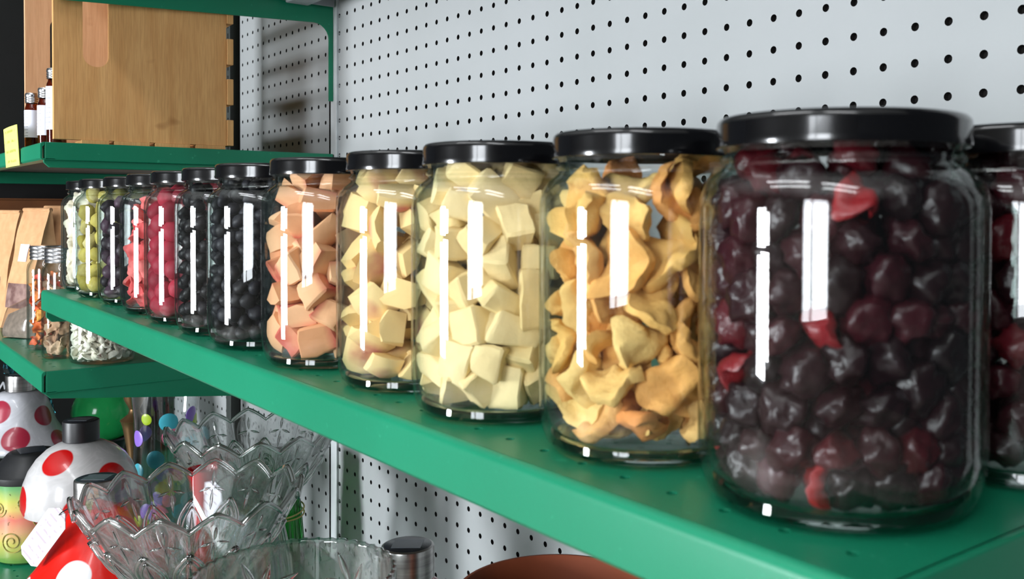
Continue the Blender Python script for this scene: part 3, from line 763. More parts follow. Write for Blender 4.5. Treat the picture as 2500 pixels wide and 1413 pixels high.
bk = thing('black_backdrop', (-0.79, -0.20, ZU + 0.0003), 'tall black carton standing in for the dark background behind the wooden crate', 'backdrop')  # added black block, gives the dark shop background left of the crate
put('backdrop_body', MB().box(-0.155, 0.155, -0.172, 0.16, 0, 0.305).mesh('backdrop_body', 'black_panel', bevel=0.002), bk)
put('backdrop_lid', MB().box(-0.156, 0.156, -0.173, 0.161, 0.3055, 0.312).mesh('backdrop_lid', 'black_panel', bevel=0.002), bk)
# yellow price tag standing in front of the shelf edge
yt = MB(); n = 8
pts = []
for k in range(n + 1):
    f = k / n; pts.append((f, 0.0015 * math.sin(f * PI)))
vs = [(-0.05 + 0.1 * f_, -0.0006 - b_, z) for z in (0, 0.054) for f_, b_ in pts] + [(-0.05 + 0.1 * f_, -b_, z) for z in (0, 0.054) for f_, b_ in pts]
k = n + 1; fs = []
for i in range(n): fs += [(i, i + 1, k + i + 1, k + i), (2 * k + i, 3 * k + i, 3 * k + i + 1, 2 * k + i + 1), (i, 2 * k + i, 2 * k + i + 1, i + 1), (k + i, k + i + 1, 3 * k + i + 1, 3 * k + i)]
fs += [(0, k, 3 * k, 2 * k), (n, 2 * k + n, 3 * k + n, k + n)]
tag(put('price_tag', yt.add(vs, fs).mesh('price_tag', 'yellow_paper', smooth=True), None, (-0.229, YF - 0.0012, 1.1525), (math.radians(3), 0, 0), (1.12, 1, 1)),
    'yellow paper tag with four printed lines on the crate shelf edge', 'price tag')

# ------------------------------------------------------------------ far bay, paper bag shelf
ZL = 0.8959
def kraft_bag(loc, rz, w_, d_, h_, label, lab_pos=None, win=None, open_top=False, lean=0.0):
    b = thing('kraft_bag', (loc[0], loc[1], ZL + 0.0003), label, 'paper bag', 'kraft paper bags', rz)
    nz = 12; nu = 10; ring = []; vs = []
    for i in range(nz + 1):
        f = i / nz; z = f * h_
        dd = d_ * (1 - f ** 1.6) + 0.0035; ww = w_ * (1 - 0.05 * math.sin(f * PI))
        loop = []
        for k in range(nu): u = k / nu; loop.append((-ww / 2 + ww * u, -dd / 2 * (0.9 + 0.1 * math.sin(u * PI))))
        for k in range(3): u = k / 3; loop.append((ww / 2 - 0.2 * dd * math.sin(u * PI) * f, -dd / 2 + dd * u))
        for k in range(nu): u = k / nu; loop.append((ww / 2 - ww * u, dd / 2 * (0.9 + 0.1 * math.sin(u * PI))))
        for k in range(3): u = k / 3; loop.append((-ww / 2 + 0.2 * dd * math.sin(u * PI) * f, dd / 2 - dd * u))
        nl = len(loop)
        for (x, y) in loop:
            q = noise.noise(Vector((x * 30, y * 30, z * 22 + loc[0] * 50))) * 0.0035
            vs.append((x, y + q + lean * f * f, z))
    fs = [tuple(range(nl - 1, -1, -1)), tuple(nz * nl + k for k in range(nl))]
    for i in range(nz):
        for k in range(nl):
            k2 = (k + 1) % nl; fs.append((i * nl + k, i * nl + k2, (i + 1) * nl + k2, (i + 1) * nl + k))
    put('bag_body', MB().add(vs, fs).mesh('bag_body', 'kraft', smooth=True), b)
    def patch(nm, mat, u0, u1, f0, f1, off):
        vv = []; ff = []; nn = 6; mm = 6
        for lay in (off, off - 0.0012):
            for i in range(mm + 1):
                f = f0 + (f1 - f0) * i / mm; dd = d_ * (1 - f ** 1.6) + 0.0035; ww = w_ * (1 - 0.05 * math.sin(f * PI))
                for k in range(nn + 1):
                    u = u0 + (u1 - u0) * k / nn; x = -ww / 2 + ww * u; y0 = -dd / 2 * (0.9 + 0.1 * math.sin(u * PI)); z = f * h_
                    q = noise.noise(Vector((x * 30, y0 * 30, z * 22 + loc[0] * 50))) * 0.0035
                    vv.append((x, y0 + q + lean * f * f - lay, z))
        S = (nn + 1) * (mm + 1)
        for i in range(mm):
            for k in range(nn):
                a = i * (nn + 1) + k; ff.append((a, a + 1, a + nn + 2, a + nn + 1)); ff.append((S + a, S + a + nn + 1, S + a + nn + 2, S + a + 1))
        rim = [k for k in range(nn + 1)] + [i * (nn + 1) + nn for i in range(1, mm + 1)] + [mm * (nn + 1) + k for k in range(nn - 1, -1, -1)] + [i * (nn + 1) for i in range(mm - 1, 0, -1)]
        for k in range(len(rim)): a, c = rim[k], rim[(k + 1) % len(rim)]; ff.append((a, S + a, S + c, c))
        return put(nm, MB().add(vv, ff).mesh(nm, mat, smooth=True), b)
    fold = [(-w_ * 0.475 + w_ * 0.95 * k / 10, lean + 0.0010 * math.sin(k * 1.3), h_ + 0.0035) for k in range(11)]
    put('top_fold', MB().tube([(x_, y_, z_ - 0.003) for x_, y_, z_ in fold], 0.0034, 8).mesh('top_fold', 'kraft', smooth=True), b)
    if win: patch('window_film', 'window_film', *win, 0.0012)
    if lab_pos: patch('label', 'sticker', *lab_pos, 0.0014)
    return b
t = NT('window_film'); nz_ = t.noise(60, 3); t.bsdf(t.ramp(nz_, [(0.35, lin(112, 84, 80)), (0.65, lin(160, 132, 124))]), 0.15, 0, None, 0.5, 0.6); MAT['window_film'] = t.m
kraft_bag((-0.475, -0.322), 0.30, 0.088, 0.050, 0.196, 'kraft paper bag with white sticker and clear window, in front of the others', (0.30, 0.62, 0.58, 0.72), (0.08, 0.9, 0.20, 0.40), lean=0.008)
kraft_bag((-0.600, -0.342), 0.30, 0.088, 0.048, 0.192, 'kraft paper bag cut by the photo edge behind the clear pouch', (0.45, 0.75, 0.32, 0.44), None, lean=0.004)
kraft_bag((-0.620, -0.262), 0.40, 0.088, 0.046, 0.200, 'kraft paper bag standing behind the windowed bag', (0.15, 0.42, 0.62, 0.70), None, lean=0.006)
kraft_bag((-0.530, -0.222), 0.55, 0.090, 0.046, 0.200, 'kraft paper bag with pale sticker behind the small spice jars', (0.40, 0.85, 0.48, 0.58), None, lean=0.004)
cb_ = thing('cardboard_box', (-0.93, -0.17, ZL + 0.0003), 'brown cardboard box at the back of the paper bag shelf', 'box')
put('box_body', MB().box(-0.055, 0.055, -0.17, 0.15, 0, 0.215).mesh('box_body', 'cardboard', bevel=0.002), cb_)
put('box_flap', MB().box(-0.055, 0.0555, -0.168, 0.148, 0.2152, 0.2182).mesh('box_flap', 'cardboard', bevel=0.0008), cb_)
# clear pouch of grey-brown powder
po = thing('clear_pouch', (-0.402, -0.345, ZL + 0.0003), 'small clear plastic pouch of grey powder at the shelf edge', 'pouch', None, 0.5)
def pouch(w_, d_, h_, slope, shrink):
    vs = []; fs = []; nz, nl = 8, 16
    for i in range(nz + 1):
        f = i / nz
        for k in range(nl):
            a = 2 * PI * k / nl; cx, cy = math.cos(a), math.sin(a)
            ex = abs(cx) ** 0.6 * (1 if cx > 0 else -1); ey = abs(cy) ** 0.6 * (1 if cy > 0 else -1)
            dd = d_ / 2 * (1 - f ** 2 * 0.9) * (0.75 + 0.5 * math.sin(min(1, f * 2 + .2) * PI / 2) * 0.6) - shrink; x = ex * (w_ / 2 - shrink)
            vs.append((x, ey * max(dd, 0.0008), shrink + f * (h_ - shrink * 2) * (1 + slope * x / w_)))
    fs = [tuple(range(nl - 1, -1, -1)), tuple(nz * nl + k for k in range(nl))]
    for i in range(nz):
        for k in range(nl):
            k2 = (k + 1) % nl; fs.append((i * nl + k, i * nl + k2, (i + 1) * nl + k2, (i + 1) * nl + k))
    return MB().add(vs, fs)
simple('grey_powder', lin(140, 128, 116), 0.85, 0, 0.25, 120, 0, 0.3, 0.4)
put('film', pouch(0.076, 0.040, 0.058, 0.5, 0.0).mesh('film', 'clear_film', smooth=True), po)
put('powder', pouch(0.076, 0.040, 0.048, 0.6, 0.0016).mesh('powder', 'grey_powder', smooth=True), po)
# spice jars with ribbed aluminium caps
def spice_jar(loc, r, h, label, contents):
    s = thing('spice_jar', (loc[0], loc[1], ZL + 0.0003), label, 'jar', 'jars on the paper bag shelf')
    nk = h - 0.020; th = 0.0014
    out = [(0, 0.0008), (r * .85, 0.0), (r * .96, 0.002), (r, 0.007), (r, nk - 0.014), (r * .94, nk - 0.006), (r * .80, nk - 0.001), (r * .78, nk + 0.003), (r * .78, h - 0.002)]
    inn = [(r * .78 - th, h - 0.002), (r * .78 - th, nk), (r * .93 - th, nk - 0.0075), (r - th, nk - 0.015), (r - th, 0.008), (r * .94 - th, 0.0045), (0, 0.004)]
    put('jar_body', MB().lathe(out + inn, 56).mesh('spice_body', 'jar_glass', smooth=True, weld=True), s)
    R = r * .84; cp = [(0, h + 0.0005), (R * .95, h + 0.0005), (R, h - 0.0015)]
    for k in range(3): zc = h - 0.003 - k * 0.0052; cp += [(R, zc), (R * .955, zc - 0.0016), (R, zc - 0.0034)]
    cp += [(R * .98, nk + 0.001), (R * .94, nk + 0.001), (R * .94, h - 0.0018), (0, h - 0.0018)]
    put('cap', MB().lathe(cp, 56).mesh('spice_cap', 'alu', smooth=True, weld=True), s)
    prof = sorted([(a, b) for a, b in inn if a > r * .5], key=lambda p: p[1]); return prof
pf = spice_jar((-0.252, -0.340), 0.0245, 0.146, 'slim spice jar of red and orange pepper pieces with ribbed metal cap', None)
mp = [slab('pepper_piece', 'pepper', 0.016, 0.013, 0.003, 0.9, 220 + k, 0.6) for k in range(4)]
fill((-0.252, -0.340), ZL + 0.0003, mp, pack(60, 0.0066, pf, 0.005, 0.120, 31, shell=0.010), pf, 0.0048, 'pepper_piece', 'red or orange dried pepper piece in the slim spice jar', 'pepper piece', 'pepper pieces in the spice jar', 'flat', 31, drop=-0.3)
pf = spice_jar((-0.150, -0.338), 0.0250, 0.146, 'slim spice jar of brown mushroom slices with ribbed metal cap', None)
mm_ = [slab('mushroom_slice', 'mushroom_slice', 0.019, 0.014, 0.003, 0.5, 230 + k, 0.5) for k in range(4)]
fill((-0.150, -0.338), ZL + 0.0003, mm_, pack(58, 0.0068, pf, 0.005, 0.110, 32, shell=0.010), pf, 0.0048, 'mushroom_slice', 'brown dried mushroom slice in the slim spice jar', 'mushroom slice', 'mushroom slices in the spice jar', 'flat', 32, drop=-0.3)
pf = spice_jar((-0.079, -0.305), 0.0385, 0.085, 'wide low jar of white coconut flakes under the long shelf', None)
co_ = [slab('coconut_flake', 'coconut', 0.016, 0.0095, 0.0034, 0.6, 240 + k, 0.8) for k in range(5)]
fill((-0.079, -0.305), ZL + 0.0003, co_, pack(180, 0.0052, pf, 0.005, 0.062, 33, shell=0.012), pf, 0.0048, 'coconut_flake', 'white coconut flake in the wide low jar', 'coconut flake', 'coconut flakes in the jar', 'free', 33, drop=-0.3)

# ------------------------------------------------------------------ lowest shelf: solar lanterns
ZB = 0.58
cap_prof = [(0, 0.2288), (0.0205, 0.2288), (0.0222, 0.2278), (0.0226, 0.2262), (0.0226, 0.2015), (0.0210, 0.2005), (0.0, 0.2005)]
dome_prof = [(0.0, 0.2004), (0.020, 0.2003), (0.030, 0.197), (0.042, 0.1905), (0.054, 0.179), (0.063, 0.165), (0.069, 0.149), (0.0720, 0.133), (0.0722, 0.118), (0.069, 0.1095), (0.060, 0.106), (0.028, 0.104), (0.0, 0.104)]
bell_prof = [(0.0, 0.2004), (0.020, 0.2003), (0.031, 0.1985), (0.039, 0.190), (0.0445, 0.176), (0.049, 0.160), (0.054, 0.146), (0.062, 0.133), (0.071, 0.1215), (0.0765, 0.112), (0.0765, 0.106), (0.070, 0.101), (0.028, 0.099), (0.0, 0.099)]
cone_prof = [(0.0, 0.2004), (0.019, 0.2003), (0.027, 0.1945), (0.034, 0.180), (0.040, 0.166), (0.049, 0.150), (0.060, 0.136), (0.070, 0.124), (0.0745, 0.113), (0.0735, 0.104), (0.066, 0.098), (0.028, 0.096), (0.0, 0.096)]
stem_prof = [(0.0, 0.0), (0.036, 0.0), (0.038, 0.002), (0.036, 0.008), (0.026, 0.030), (0.023, 0.060), (0.025, 0.0955), (0.0, 0.0955)]
def on_prof(prof, z, a, s=1.0):
    r = float(np.interp(z, [p[1] for p in prof][::-1], [p[0] for p in prof][::-1])); return (r * math.cos(a), r * math.sin(a), z, s)
def lantern(loc, prof, capmat, label, spots, base, spot, rad, name_m, stem='black_plastic', rz=0.0):
    L_ = thing('mushroom_lantern', (loc[0], loc[1], ZB + 0.0003), label, 'lantern', 'mushroom lanterns', rz)
    spotted(name_m, base, spot, [on_prof(prof, z, a, s_) for z, a, s_ in spots], rad)
    put('mushroom_cap', MB().lathe(prof, 72).mesh('mushroom_cap', name_m, smooth=True, weld=True), L_)
    sh = [(r, z if z > 0.05 else z) for r, z in stem_prof]
    zt = prof[-1][1] - 0.0005
    put('stem', MB().lathe([(r, z / 0.0955 * zt) for r, z in stem_prof], 40).mesh('stem', stem, smooth=True, weld=True), L_)
    c = put('top_cap', MB().lathe(cap_prof, 48).mesh('top_cap', capmat, smooth=True, weld=True), L_)
    put('solar_disc', MB().lathe([(0, 0.22905), (0.0198, 0.22905), (0.0203, 0.2288), (0, 0.2287)], 48).mesh('solar_disc', 'dark_solar', smooth=True, weld=True), c)
    p = put('solar_cell', MB().box(-0.0125, 0.0125, -0.0105, 0.0105, 0.2291, 0.2294).mesh('solar_cell', 'panel_grey'), c)
    p.rotation_euler = (0, 0, 0.9)
    return L_
# angle of the camera seen from each lantern, so that spots can be given relative to the aisle side
def va(loc): return math.atan2(CAM.y - loc[1], CAM.x - loc[0])
l1 = (-0.1496, -0.3165); a1 = va(l1)
lantern(l1, dome_prof, 'black_plastic', 'white mushroom lantern with bright red spots and a black cap', [(0.184, a1 - 0.62, 1.0), (0.158, a1 + 0.62, 1.05), (0.120, a1 - 0.02, 1.1), (0.130, a1 - 1.35, 1.0), (0.19, a1 + 1.9, 1), (0.150, a1 + 2.4, 1), (0.125, a1 + 1.45, 1)],
        lin(184, 182, 182), lin(180, 10, 12), 0.0200, 'dome_white_red')
l2 = (-0.6058, -0.3209); a2 = va(l2)
lantern(l2, bell_prof, 'steel', 'pale bell-shaped lantern with dull pink spots and steel cap, farthest back', [(0.172, a2 - 0.75, 1.0), (0.160, a2 + 0.78, 0.9), (0.130, a2 - 0.12, 1.1), (0.118, a2 + 0.95, 1.0), (0.125, a2 - 1.3, 1.0)],
        lin(182, 182, 188), lin(150, 34, 56), 0.0195, 'dome_white_pink')
l3 = (0.172, -0.3640); a3 = va(l3)
lantern(l3, cone_prof, 'steel', 'bright red mushroom lantern with white spots and steel cap, price tag in front', [(0.142, a3 - 0.42, 1.05), (0.138, a3 + 0.62, 1.0), (0.108, a3 + 0.05, 1.15), (0.15, a3 + 1.9, 1), (0.12, a3 - 1.5, 1), (0.115, a3 + 1.3, 1)],
        lin(216, 22, 10), lin(228, 226, 228), 0.0165, 'cone_red_white', 'paper_white')
simple('red_glass', lin(176, 16, 28), 0.12, 0, 0.08, 20, 0.5)
rv = thing('bud_vase', (0.236, -0.275, ZB + 0.0003), 'slim red bud vase between the two petal-edged bowls', 'vase')
put('vase_body', MB().lathe([(0, 0), (0.020, 0), (0.022, 0.003), (0.022, 0.06), (0.016, 0.11), (0.008, 0.15), (0.0075, 0.19), (0.012, 0.226), (0.0165, 0.2375), (0.0150, 0.2375), (0.009, 0.215), (0.005, 0.18), (0, 0.17)], 48).mesh('bud_vase', 'red_glass', smooth=True, weld=True), rv)
l5 = (0.5600, -0.2040); a5 = va(l5)
lantern(l5, [(r * (1 if r < 0.035 else 0.76), z) for r, z in cone_prof], 'steel', 'dark red lantern with broad steel cap in front of the pegboard', [(0.130, a5 + 2.2, 1.0), (0.110, a5 - 1.2, 1.0)], lin(150, 14, 26), lin(228, 226, 228), 0.0165, 'cone_red_near', 'paper_white')
# hanging tags
def hang_tag(loc, rot, w_, h_, label, string_to):
    T = thing('price_tag', loc, label, 'price tag', 'white hang tags')
    T.rotation_euler = rot
    c = 0.006; poly = [(-w_ / 2 + c, -h_), (w_ / 2 - c, -h_), (w_ / 2, -h_ + c), (w_ / 2, -c * 2), (w_ / 2 - c * 1.6, 0), (-w_ / 2 + c * 1.6, 0), (-w_ / 2, -c * 2), (-w_ / 2, -h_ + c)]
    put('card', MB().prism(poly, 1, -0.0004, 0.0004).mesh('card', 'tag_paper'), T)
    pts = [(0, -0.0008, -0.006), (0.002, -0.004, 0.002)] + [Vector((0, -0.003, 0)).lerp(Vector(string_to), k / 4) + Vector((0, 0, 0.004 * math.sin(k / 4 * PI))) for k in range(1, 5)]
    put('string', MB().tube(pts, 0.0006, 6).mesh('string', 'string_black', smooth=True), T)
    return T
hang_tag((0.2135, -0.4045, 0.7915), (math.radians(6), math.radians(43), math.radians(35)), 0.028, 0.080, 'white hang tag tied with black string to the bright red lantern', (0.012, 0.012, 0.016))
hang_tag((0.262, -0.268, 0.805), (math.radians(4), math.radians(35), math.radians(30)), 0.030, 0.062, 'white hang tag seen through the cut-glass bowls', (0.004, 0.01, 0.012))
hang_tag((-0.4700, -0.386, 0.798), (math.radians(5), math.radians(20), math.radians(20)), 0.026, 0.05, 'white hang tag cut by the photo edge beside the pink-spotted lantern', (-0.01, 0.01, 0.012))
# rainbow lantern
lo = (-0.3296, -0.3468); ra_ = 0.050
rl = thing('solar_lantern', (lo[0], lo[1], ZB + 0.0003), 'rainbow glass lantern with swirl relief and black domed solar lid', 'lantern')
t = NT('rainbow_glass'); sep = t.n('ShaderNodeSeparateXYZ'); t.l(t.coord(), sep.inputs[0])
zz = t.math('ADD', t.math('DIVIDE', sep.outputs[2], 0.116), t.math('MULTIPLY', t.math('SUBTRACT', t.noise(22, 2), 0.5), 0.22))
colr = t.ramp(zz, [(0.08, lin(98, 138, 66)), (0.30, lin(172, 168, 78)), (0.42, lin(204, 152, 112)), (0.56, lin(208, 112, 96)), (0.68, lin(200, 174, 98)), (0.82, lin(176, 180, 88)), (0.98, lin(98, 156, 98))])
sp = t.noise(160, 2); colr = t.mix(t.math('MULTIPLY', t.math('GREATER_THAN', sp, 0.70), 0.7), colr, lin(70, 62, 30))
t.bsdf(colr, 0.18, 0, None, 0.5, 0.4); MAT['rainbow'] = t.m
gp = [(0, 0.001), (ra_ * .84, 0.0), (ra_ * .95, 0.004), (ra_ * .99, 0.014), (ra_, 0.03), (ra_, 0.116), (0, 0.116)]
put('glass_body', MB().lathe(gp, 64).mesh('glass_body', 'rainbow', smooth=True, weld=True), rl)
lp = [(0, 0.1163), (ra_ * 1.06, 0.1163), (ra_ * 1.08, 0.118), (ra_ * 1.08, 0.126), (ra_ * 1.02, 0.1285), (ra_ * .86, 0.1400), (ra_ * .66, 0.1525), (ra_ * .60, 0.155), (ra_ * .52, 0.1562), (0, 0.1562)]
ld = put('lid', MB().lathe(lp, 64).mesh('solar_lid', 'black_plastic', smooth=True, weld=True), rl)
put('solar_cell', MB().box(-0.018, 0.018, -0.018, 0.018, 0.1563, 0.1568).mesh('solar_cell_big', 'dark_solar'), ld)
def swirl(a0, zc, r0, turns, sgn, flat=1.0):
    pts = []
    for k in range(int(26 * turns)):
        f = k / (26 * turns); rr = r0 * (1 - 0.86 * f); an = sgn * f * turns * 2 * PI
        aa = a0 + rr * math.cos(an) / ra_; pts.append(((ra_ + 0.0006) * math.cos(aa), (ra_ + 0.0006) * math.sin(aa), zc + rr * math.sin(an)))
    return pts
al = va(lo)
simple('swirl_relief', lin(150, 140, 70), 0.25, 0, 0.2, 30, 0.3)
sm = MB()
for k, (da, zc, r0) in enumerate([(-0.55, 0.036, 0.017), (0.25, 0.066, 0.015), (-0.95, 0.082, 0.012), (0.75, 0.034, 0.016), (-0.2, 0.092, 0.010), (0.95, 0.088, 0.012), (1.6, 0.05, 0.016), (-1.6, 0.05, 0.016)]):
    put('swirl', MB().tube(swirl(al + da, zc, r0, 2.2, 1 if k % 2 else -1), 0.0008, 5).mesh('swirl', 'swirl_relief', smooth=True), rl)

# ------------------------------------------------------------------ cut glass
def petal_bowl(name, loc, rz, label, R=0.094, h0=0.165, h1=0.250, np_=14, irid=False):
    B = thing('glass_bowl', (loc[0], loc[1], ZB + 0.0003), label, 'bowl', 'pedestal bowls of pressed glass', rz)
    nt = np_ * 22; ns = 34; vs = []; fs = []
    def surf(th, s, inner):
        ph = (th * np_ / (2 * PI)) % 1.0 - 0.5; ap = abs(ph) * 2        # 0 middle of a petal, 1 between petals
        tip = 1 - 0.62 * ap ** 1.25
        r = R * (0.30 + 0.70 * s ** 0.86) + (0.006 * tip * s ** 6)
        z = h0 + (h1 - h0) * (s ** 1.45) * 0.80 + (h1 - h0) * 0.26 * tip * s ** 5
        # relief: pointed ovals, double rim and a spindle in each, plus small star under every tip
        e = 0.0
        wv = math.sin(min(1.0, max(0.0, (s - 0.30) / 0.50)) * PI) if 0.30 < s < 0.80 else 0.0
        for shift in (0.0, 0.5):
            p2 = ((ph + 0.5 + shift) % 1.0) - 0.5
            q = abs(p2) * 2
            if wv > 0:
                if shift == 0.5:
                    e += 0.0030 * math.exp(-((q - wv * 0.96) / 0.10) ** 2) + 0.0024 * math.exp(-(q / (0.10 * wv + 0.02)) ** 2) * wv
            if shift == 0.0 and s > 0.70:
                e += 0.0020 * math.exp(-((q - 0.30) / 0.10) ** 2) * math.exp(-((s - 0.86) / 0.03) ** 2) + 0.0020 * math.exp(-(q / 0.07) ** 2) * math.exp(-((s - 0.90) / 0.05) ** 2)
        e += 0.0022 * math.exp(-((s - 1.0) / 0.025) ** 2) + 0.0016 * math.exp(-((ap - 1) / 0.10) ** 2) * s
        if s < 0.30: e += 0.0016 * abs(math.sin(th * np_))
        e *= 0.35; th_ = 0.0030
        if inner: return r - th_ * 0.7, z + th_ * 0.55
        return r + e * 0.75, z - e * 0.62
    for inner in (False, True):
        for i in range(nt):
            th = 2 * PI * i / nt
            for j in range(ns + 1):
                r, z = surf(th, j / ns, inner); vs.append((r * math.cos(th), r * math.sin(th), z))
    k = ns + 1; S = nt * k
    for i in range(nt):
        i2 = (i + 1) % nt
        for j in range(ns):
            fs.append((i * k + j, i2 * k + j, i2 * k + j + 1, i * k + j + 1)); fs.append((S + i * k + j, S + i * k + j + 1, S + i2 * k + j + 1, S + i2 * k + j))
        fs.append((i * k + ns, i2 * k + ns, S + i2 * k + ns, S + i * k + ns))
    fs.append(tuple(i * k for i in range(nt - 1, -1, -1))); fs.append(tuple(S + i * k for i in range(nt)))
    put('bowl', MB().add(vs, fs).mesh('petal_bowl', 'crystal', smooth='all'), B)
    # raised ribs: a pointed oval between every two petals, a spindle inside it, a four-leaf star under each tip, the rolled rim
    def pt(th, s_, lift=0.0006):
        r, z = surf(th, s_, False); return ((r + lift * 0.77) * math.cos(th), (r + lift * 0.77) * math.sin(th), z - lift * 0.64)
    da = 2 * PI / np_
    ov = MB()
    for sg in (-1, 1):
        ov.tube([pt(0.0 + sg * 0.47 * da * math.sin((k / 14) * PI) * (1 - 0.12 * math.sin(k / 14 * PI)), 0.26 + 0.56 * k / 14) for k in range(15)], 0.0019, 6)
        ov.tube([pt(0.0 + sg * 0.30 * da * math.sin((k / 12) * PI), 0.30 + 0.46 * k / 12) for k in range(13)], 0.0010, 6)
    ov_me = ov.mesh('oval_rib', 'crystal_rib', smooth='all')
    def leaf(a0, s0, a1, s1, w0):
        mb = MB(); n_ = 8; pts = [(a0 + (a1 - a0) * k / n_, s0 + (s1 - s0) * k / n_) for k in range(n_ + 1)]; vs_ = []; fs_ = []
        for k, (a_, b_) in enumerate(pts):
            c = Vector(pt(a_, b_, 0.0004)); w_ = w0 * math.sin(PI * (k + 0.3) / (n_ + 0.6))
            t_ = Vector((-math.sin(a_), math.cos(a_), 0)); u_ = Vector((math.cos(a_) * 0.64, math.sin(a_) * 0.64, 0.77)); o_ = Vector((math.cos(a_) * .77, math.sin(a_) * .77, -.64))
            sd = t_ if abs(s1 - s0) * 0.1 > abs(a1 - a0) * 0.1 else u_
            vs_ += [c + sd * w_, c + o_ * w_ * 0.9, c - sd * w_, c - o_ * w_ * 0.3]
        for k in range(n_):
            for q in range(4): fs_.append((k * 4 + q, k * 4 + (q + 1) % 4, k * 4 + 4 + (q + 1) % 4, k * 4 + 4 + q))
        fs_ += [(3, 2, 1, 0), tuple(n_ * 4 + q for q in range(4))]
        return mb.add(vs_, fs_)
    sp_me = leaf(0.0, 0.36, 0.0, 0.72, 0.0024).mesh('spindle', 'crystal_rib', smooth='all')
    hp = da / 2; stm = MB()
    for mb in (leaf(hp, 0.865, hp, 0.95, 0.0017), leaf(hp, 0.845, hp, 0.70, 0.0017), leaf(hp + 0.02, 0.855, hp + 0.20 * da + 0.06, 0.855, 0.0017), leaf(hp - 0.02, 0.855, hp - 0.20 * da - 0.06, 0.855, 0.0017)): stm.add(mb.v, mb.f)
    st_me = stm.mesh('leaf_star', 'crystal_rib', smooth='all')
    for k in range(np_):
        for nm_, me_ in (('oval_rib', ov_me), ('spindle', sp_me), ('leaf_star', st_me)): put(nm_, me_, B, None, (0, 0, k * da))
    put('rim', MB().tube([pt(2 * PI * k / 168, 1.0, 0.0) for k in range(169)], 0.0021, 8, False).mesh('bowl_rim', 'crystal_rib', smooth='all'), B)
    # fluted pedestal that spreads towards its foot
    vs = []; fs = []; nf = 28; nt = nf * 6
    prof = [(0.046, 0.0), (0.050, 0.004), (0.050, 0.010), (0.047, 0.03), (0.0445, 0.06), (0.041, 0.095), (0.034, 0.130), (0.028, 0.150), (0.026, h0 - 0.0006)]
    for i in range(nt):
        th = 2 * PI * i / nt; fl = 0.0016 * abs(math.sin(th * nf / 2))
        for q, (r, z) in enumerate(prof):
            rr = r + (fl if 0 < q < len(prof) - 1 else 0); vs.append((rr * math.cos(th), rr * math.sin(th), z))
    k = len(prof)
    for i in range(nt):
        i2 = (i + 1) % nt
        for j in range(k - 1): fs.append((i * k + j, i2 * k + j, i2 * k + j + 1, i * k + j + 1))
    fs.append(tuple(i * k for i in range(nt - 1, -1, -1))); fs.append(tuple(i * k + k - 1 for i in range(nt)))
    put('pedestal', MB().add(vs, fs).mesh('pedestal', 'crystal_irid', smooth='all'), B)
    return B
pbB = petal_bowl('glass_bowl', (0.3616, -0.3242), 0.15, 'front petal-edged pressed glass bowl, overlapping the red lantern')
dup(pbB, (0.1420, -0.1860, ZB + 0.0003), 'rear petal-edged pressed glass bowl, partly under the shelf edge', 0.4)
# cut-glass bowl with notched rim and leaf cuts
cbw = thing('cut_glass_bowl', (0.6100, -0.3240, ZB + 0.0003), 'cut-glass bowl with notched rim and long leaf cuts, cropped by the photo bottom', 'bowl')
def leaf_bowl():
    nt, ns = 220, 44; vs = []; fs = []; R = 0.070; h0, h1 = 0.06, 0.2490; thk = 0.0032
    leaves = []
    for c in range(6):
        a0 = c * 2 * PI / 6
        for k in range(7): leaves.append((a0, 0.52, k * 2 * PI / 7 + 0.3, 0.030))
    def cut(th, s):
        u = 0.0
        for (a0, s0, ang, L_) in leaves:
            dx = ((th - a0 + PI) % (2 * PI) - PI) * R; 
            if abs(dx) > 0.05: continue
            dy = (s - s0) * (h1 - h0)
            al_ = dx * math.cos(ang) + dy * math.sin(ang); ac = -dx * math.sin(ang) + dy * math.cos(ang)
            f = al_ / L_
            if 0.06 < f < 1.0:
                wd = 0.0042 * math.sin(f * PI) + 1e-5; q = abs(ac) / wd
                if q < 1: u = max(u, 0.0016 * (1 - q) * min(1, wd / 0.002))
        return u
    def surf(th, s, inner):
        r = R * (0.42 + 0.58 * min(1, s / 0.55) ** 0.55) + 0.004 * s; z = h0 + (h1 - h0) * s
        if inner: return r - thk, max(z, h0 + 0.006)
        e = -cut(th, s)
        if s > 0.955: e -= 0.0013 * (0.5 + 0.5 * math.cos(th * 44))
        return r + e, z - (0.0010 * (0.5 + 0.5 * math.cos(th * 44)) if s > 0.99 else 0)
    for inner in (False, True):
        for i in range(nt):
            th = 2 * PI * i / nt
            for j in range(ns + 1):
                r, z = surf(th, j / ns, inner); vs.append((r * math.cos(th), r * math.sin(th), z))
    k = ns + 1; S = nt * k
    for i in range(nt):
        i2 = (i + 1) % nt
        for j in range(ns):
            fs.append((i * k + j, i2 * k + j, i2 * k + j + 1, i * k + j + 1)); fs.append((S + i * k + j, S + i * k + j + 1, S + i2 * k + j + 1, S + i2 * k + j))
        fs.append((i * k + ns, i2 * k + ns, S + i2 * k + ns, S + i * k + ns))
    fs.append(tuple(i * k for i in range(nt - 1, -1, -1))); fs.append(tuple(S + i * k for i in range(nt)))
    return MB().add(vs, fs)
put('bowl', leaf_bowl().mesh('leaf_bowl', 'crystal', smooth='all'), cbw)
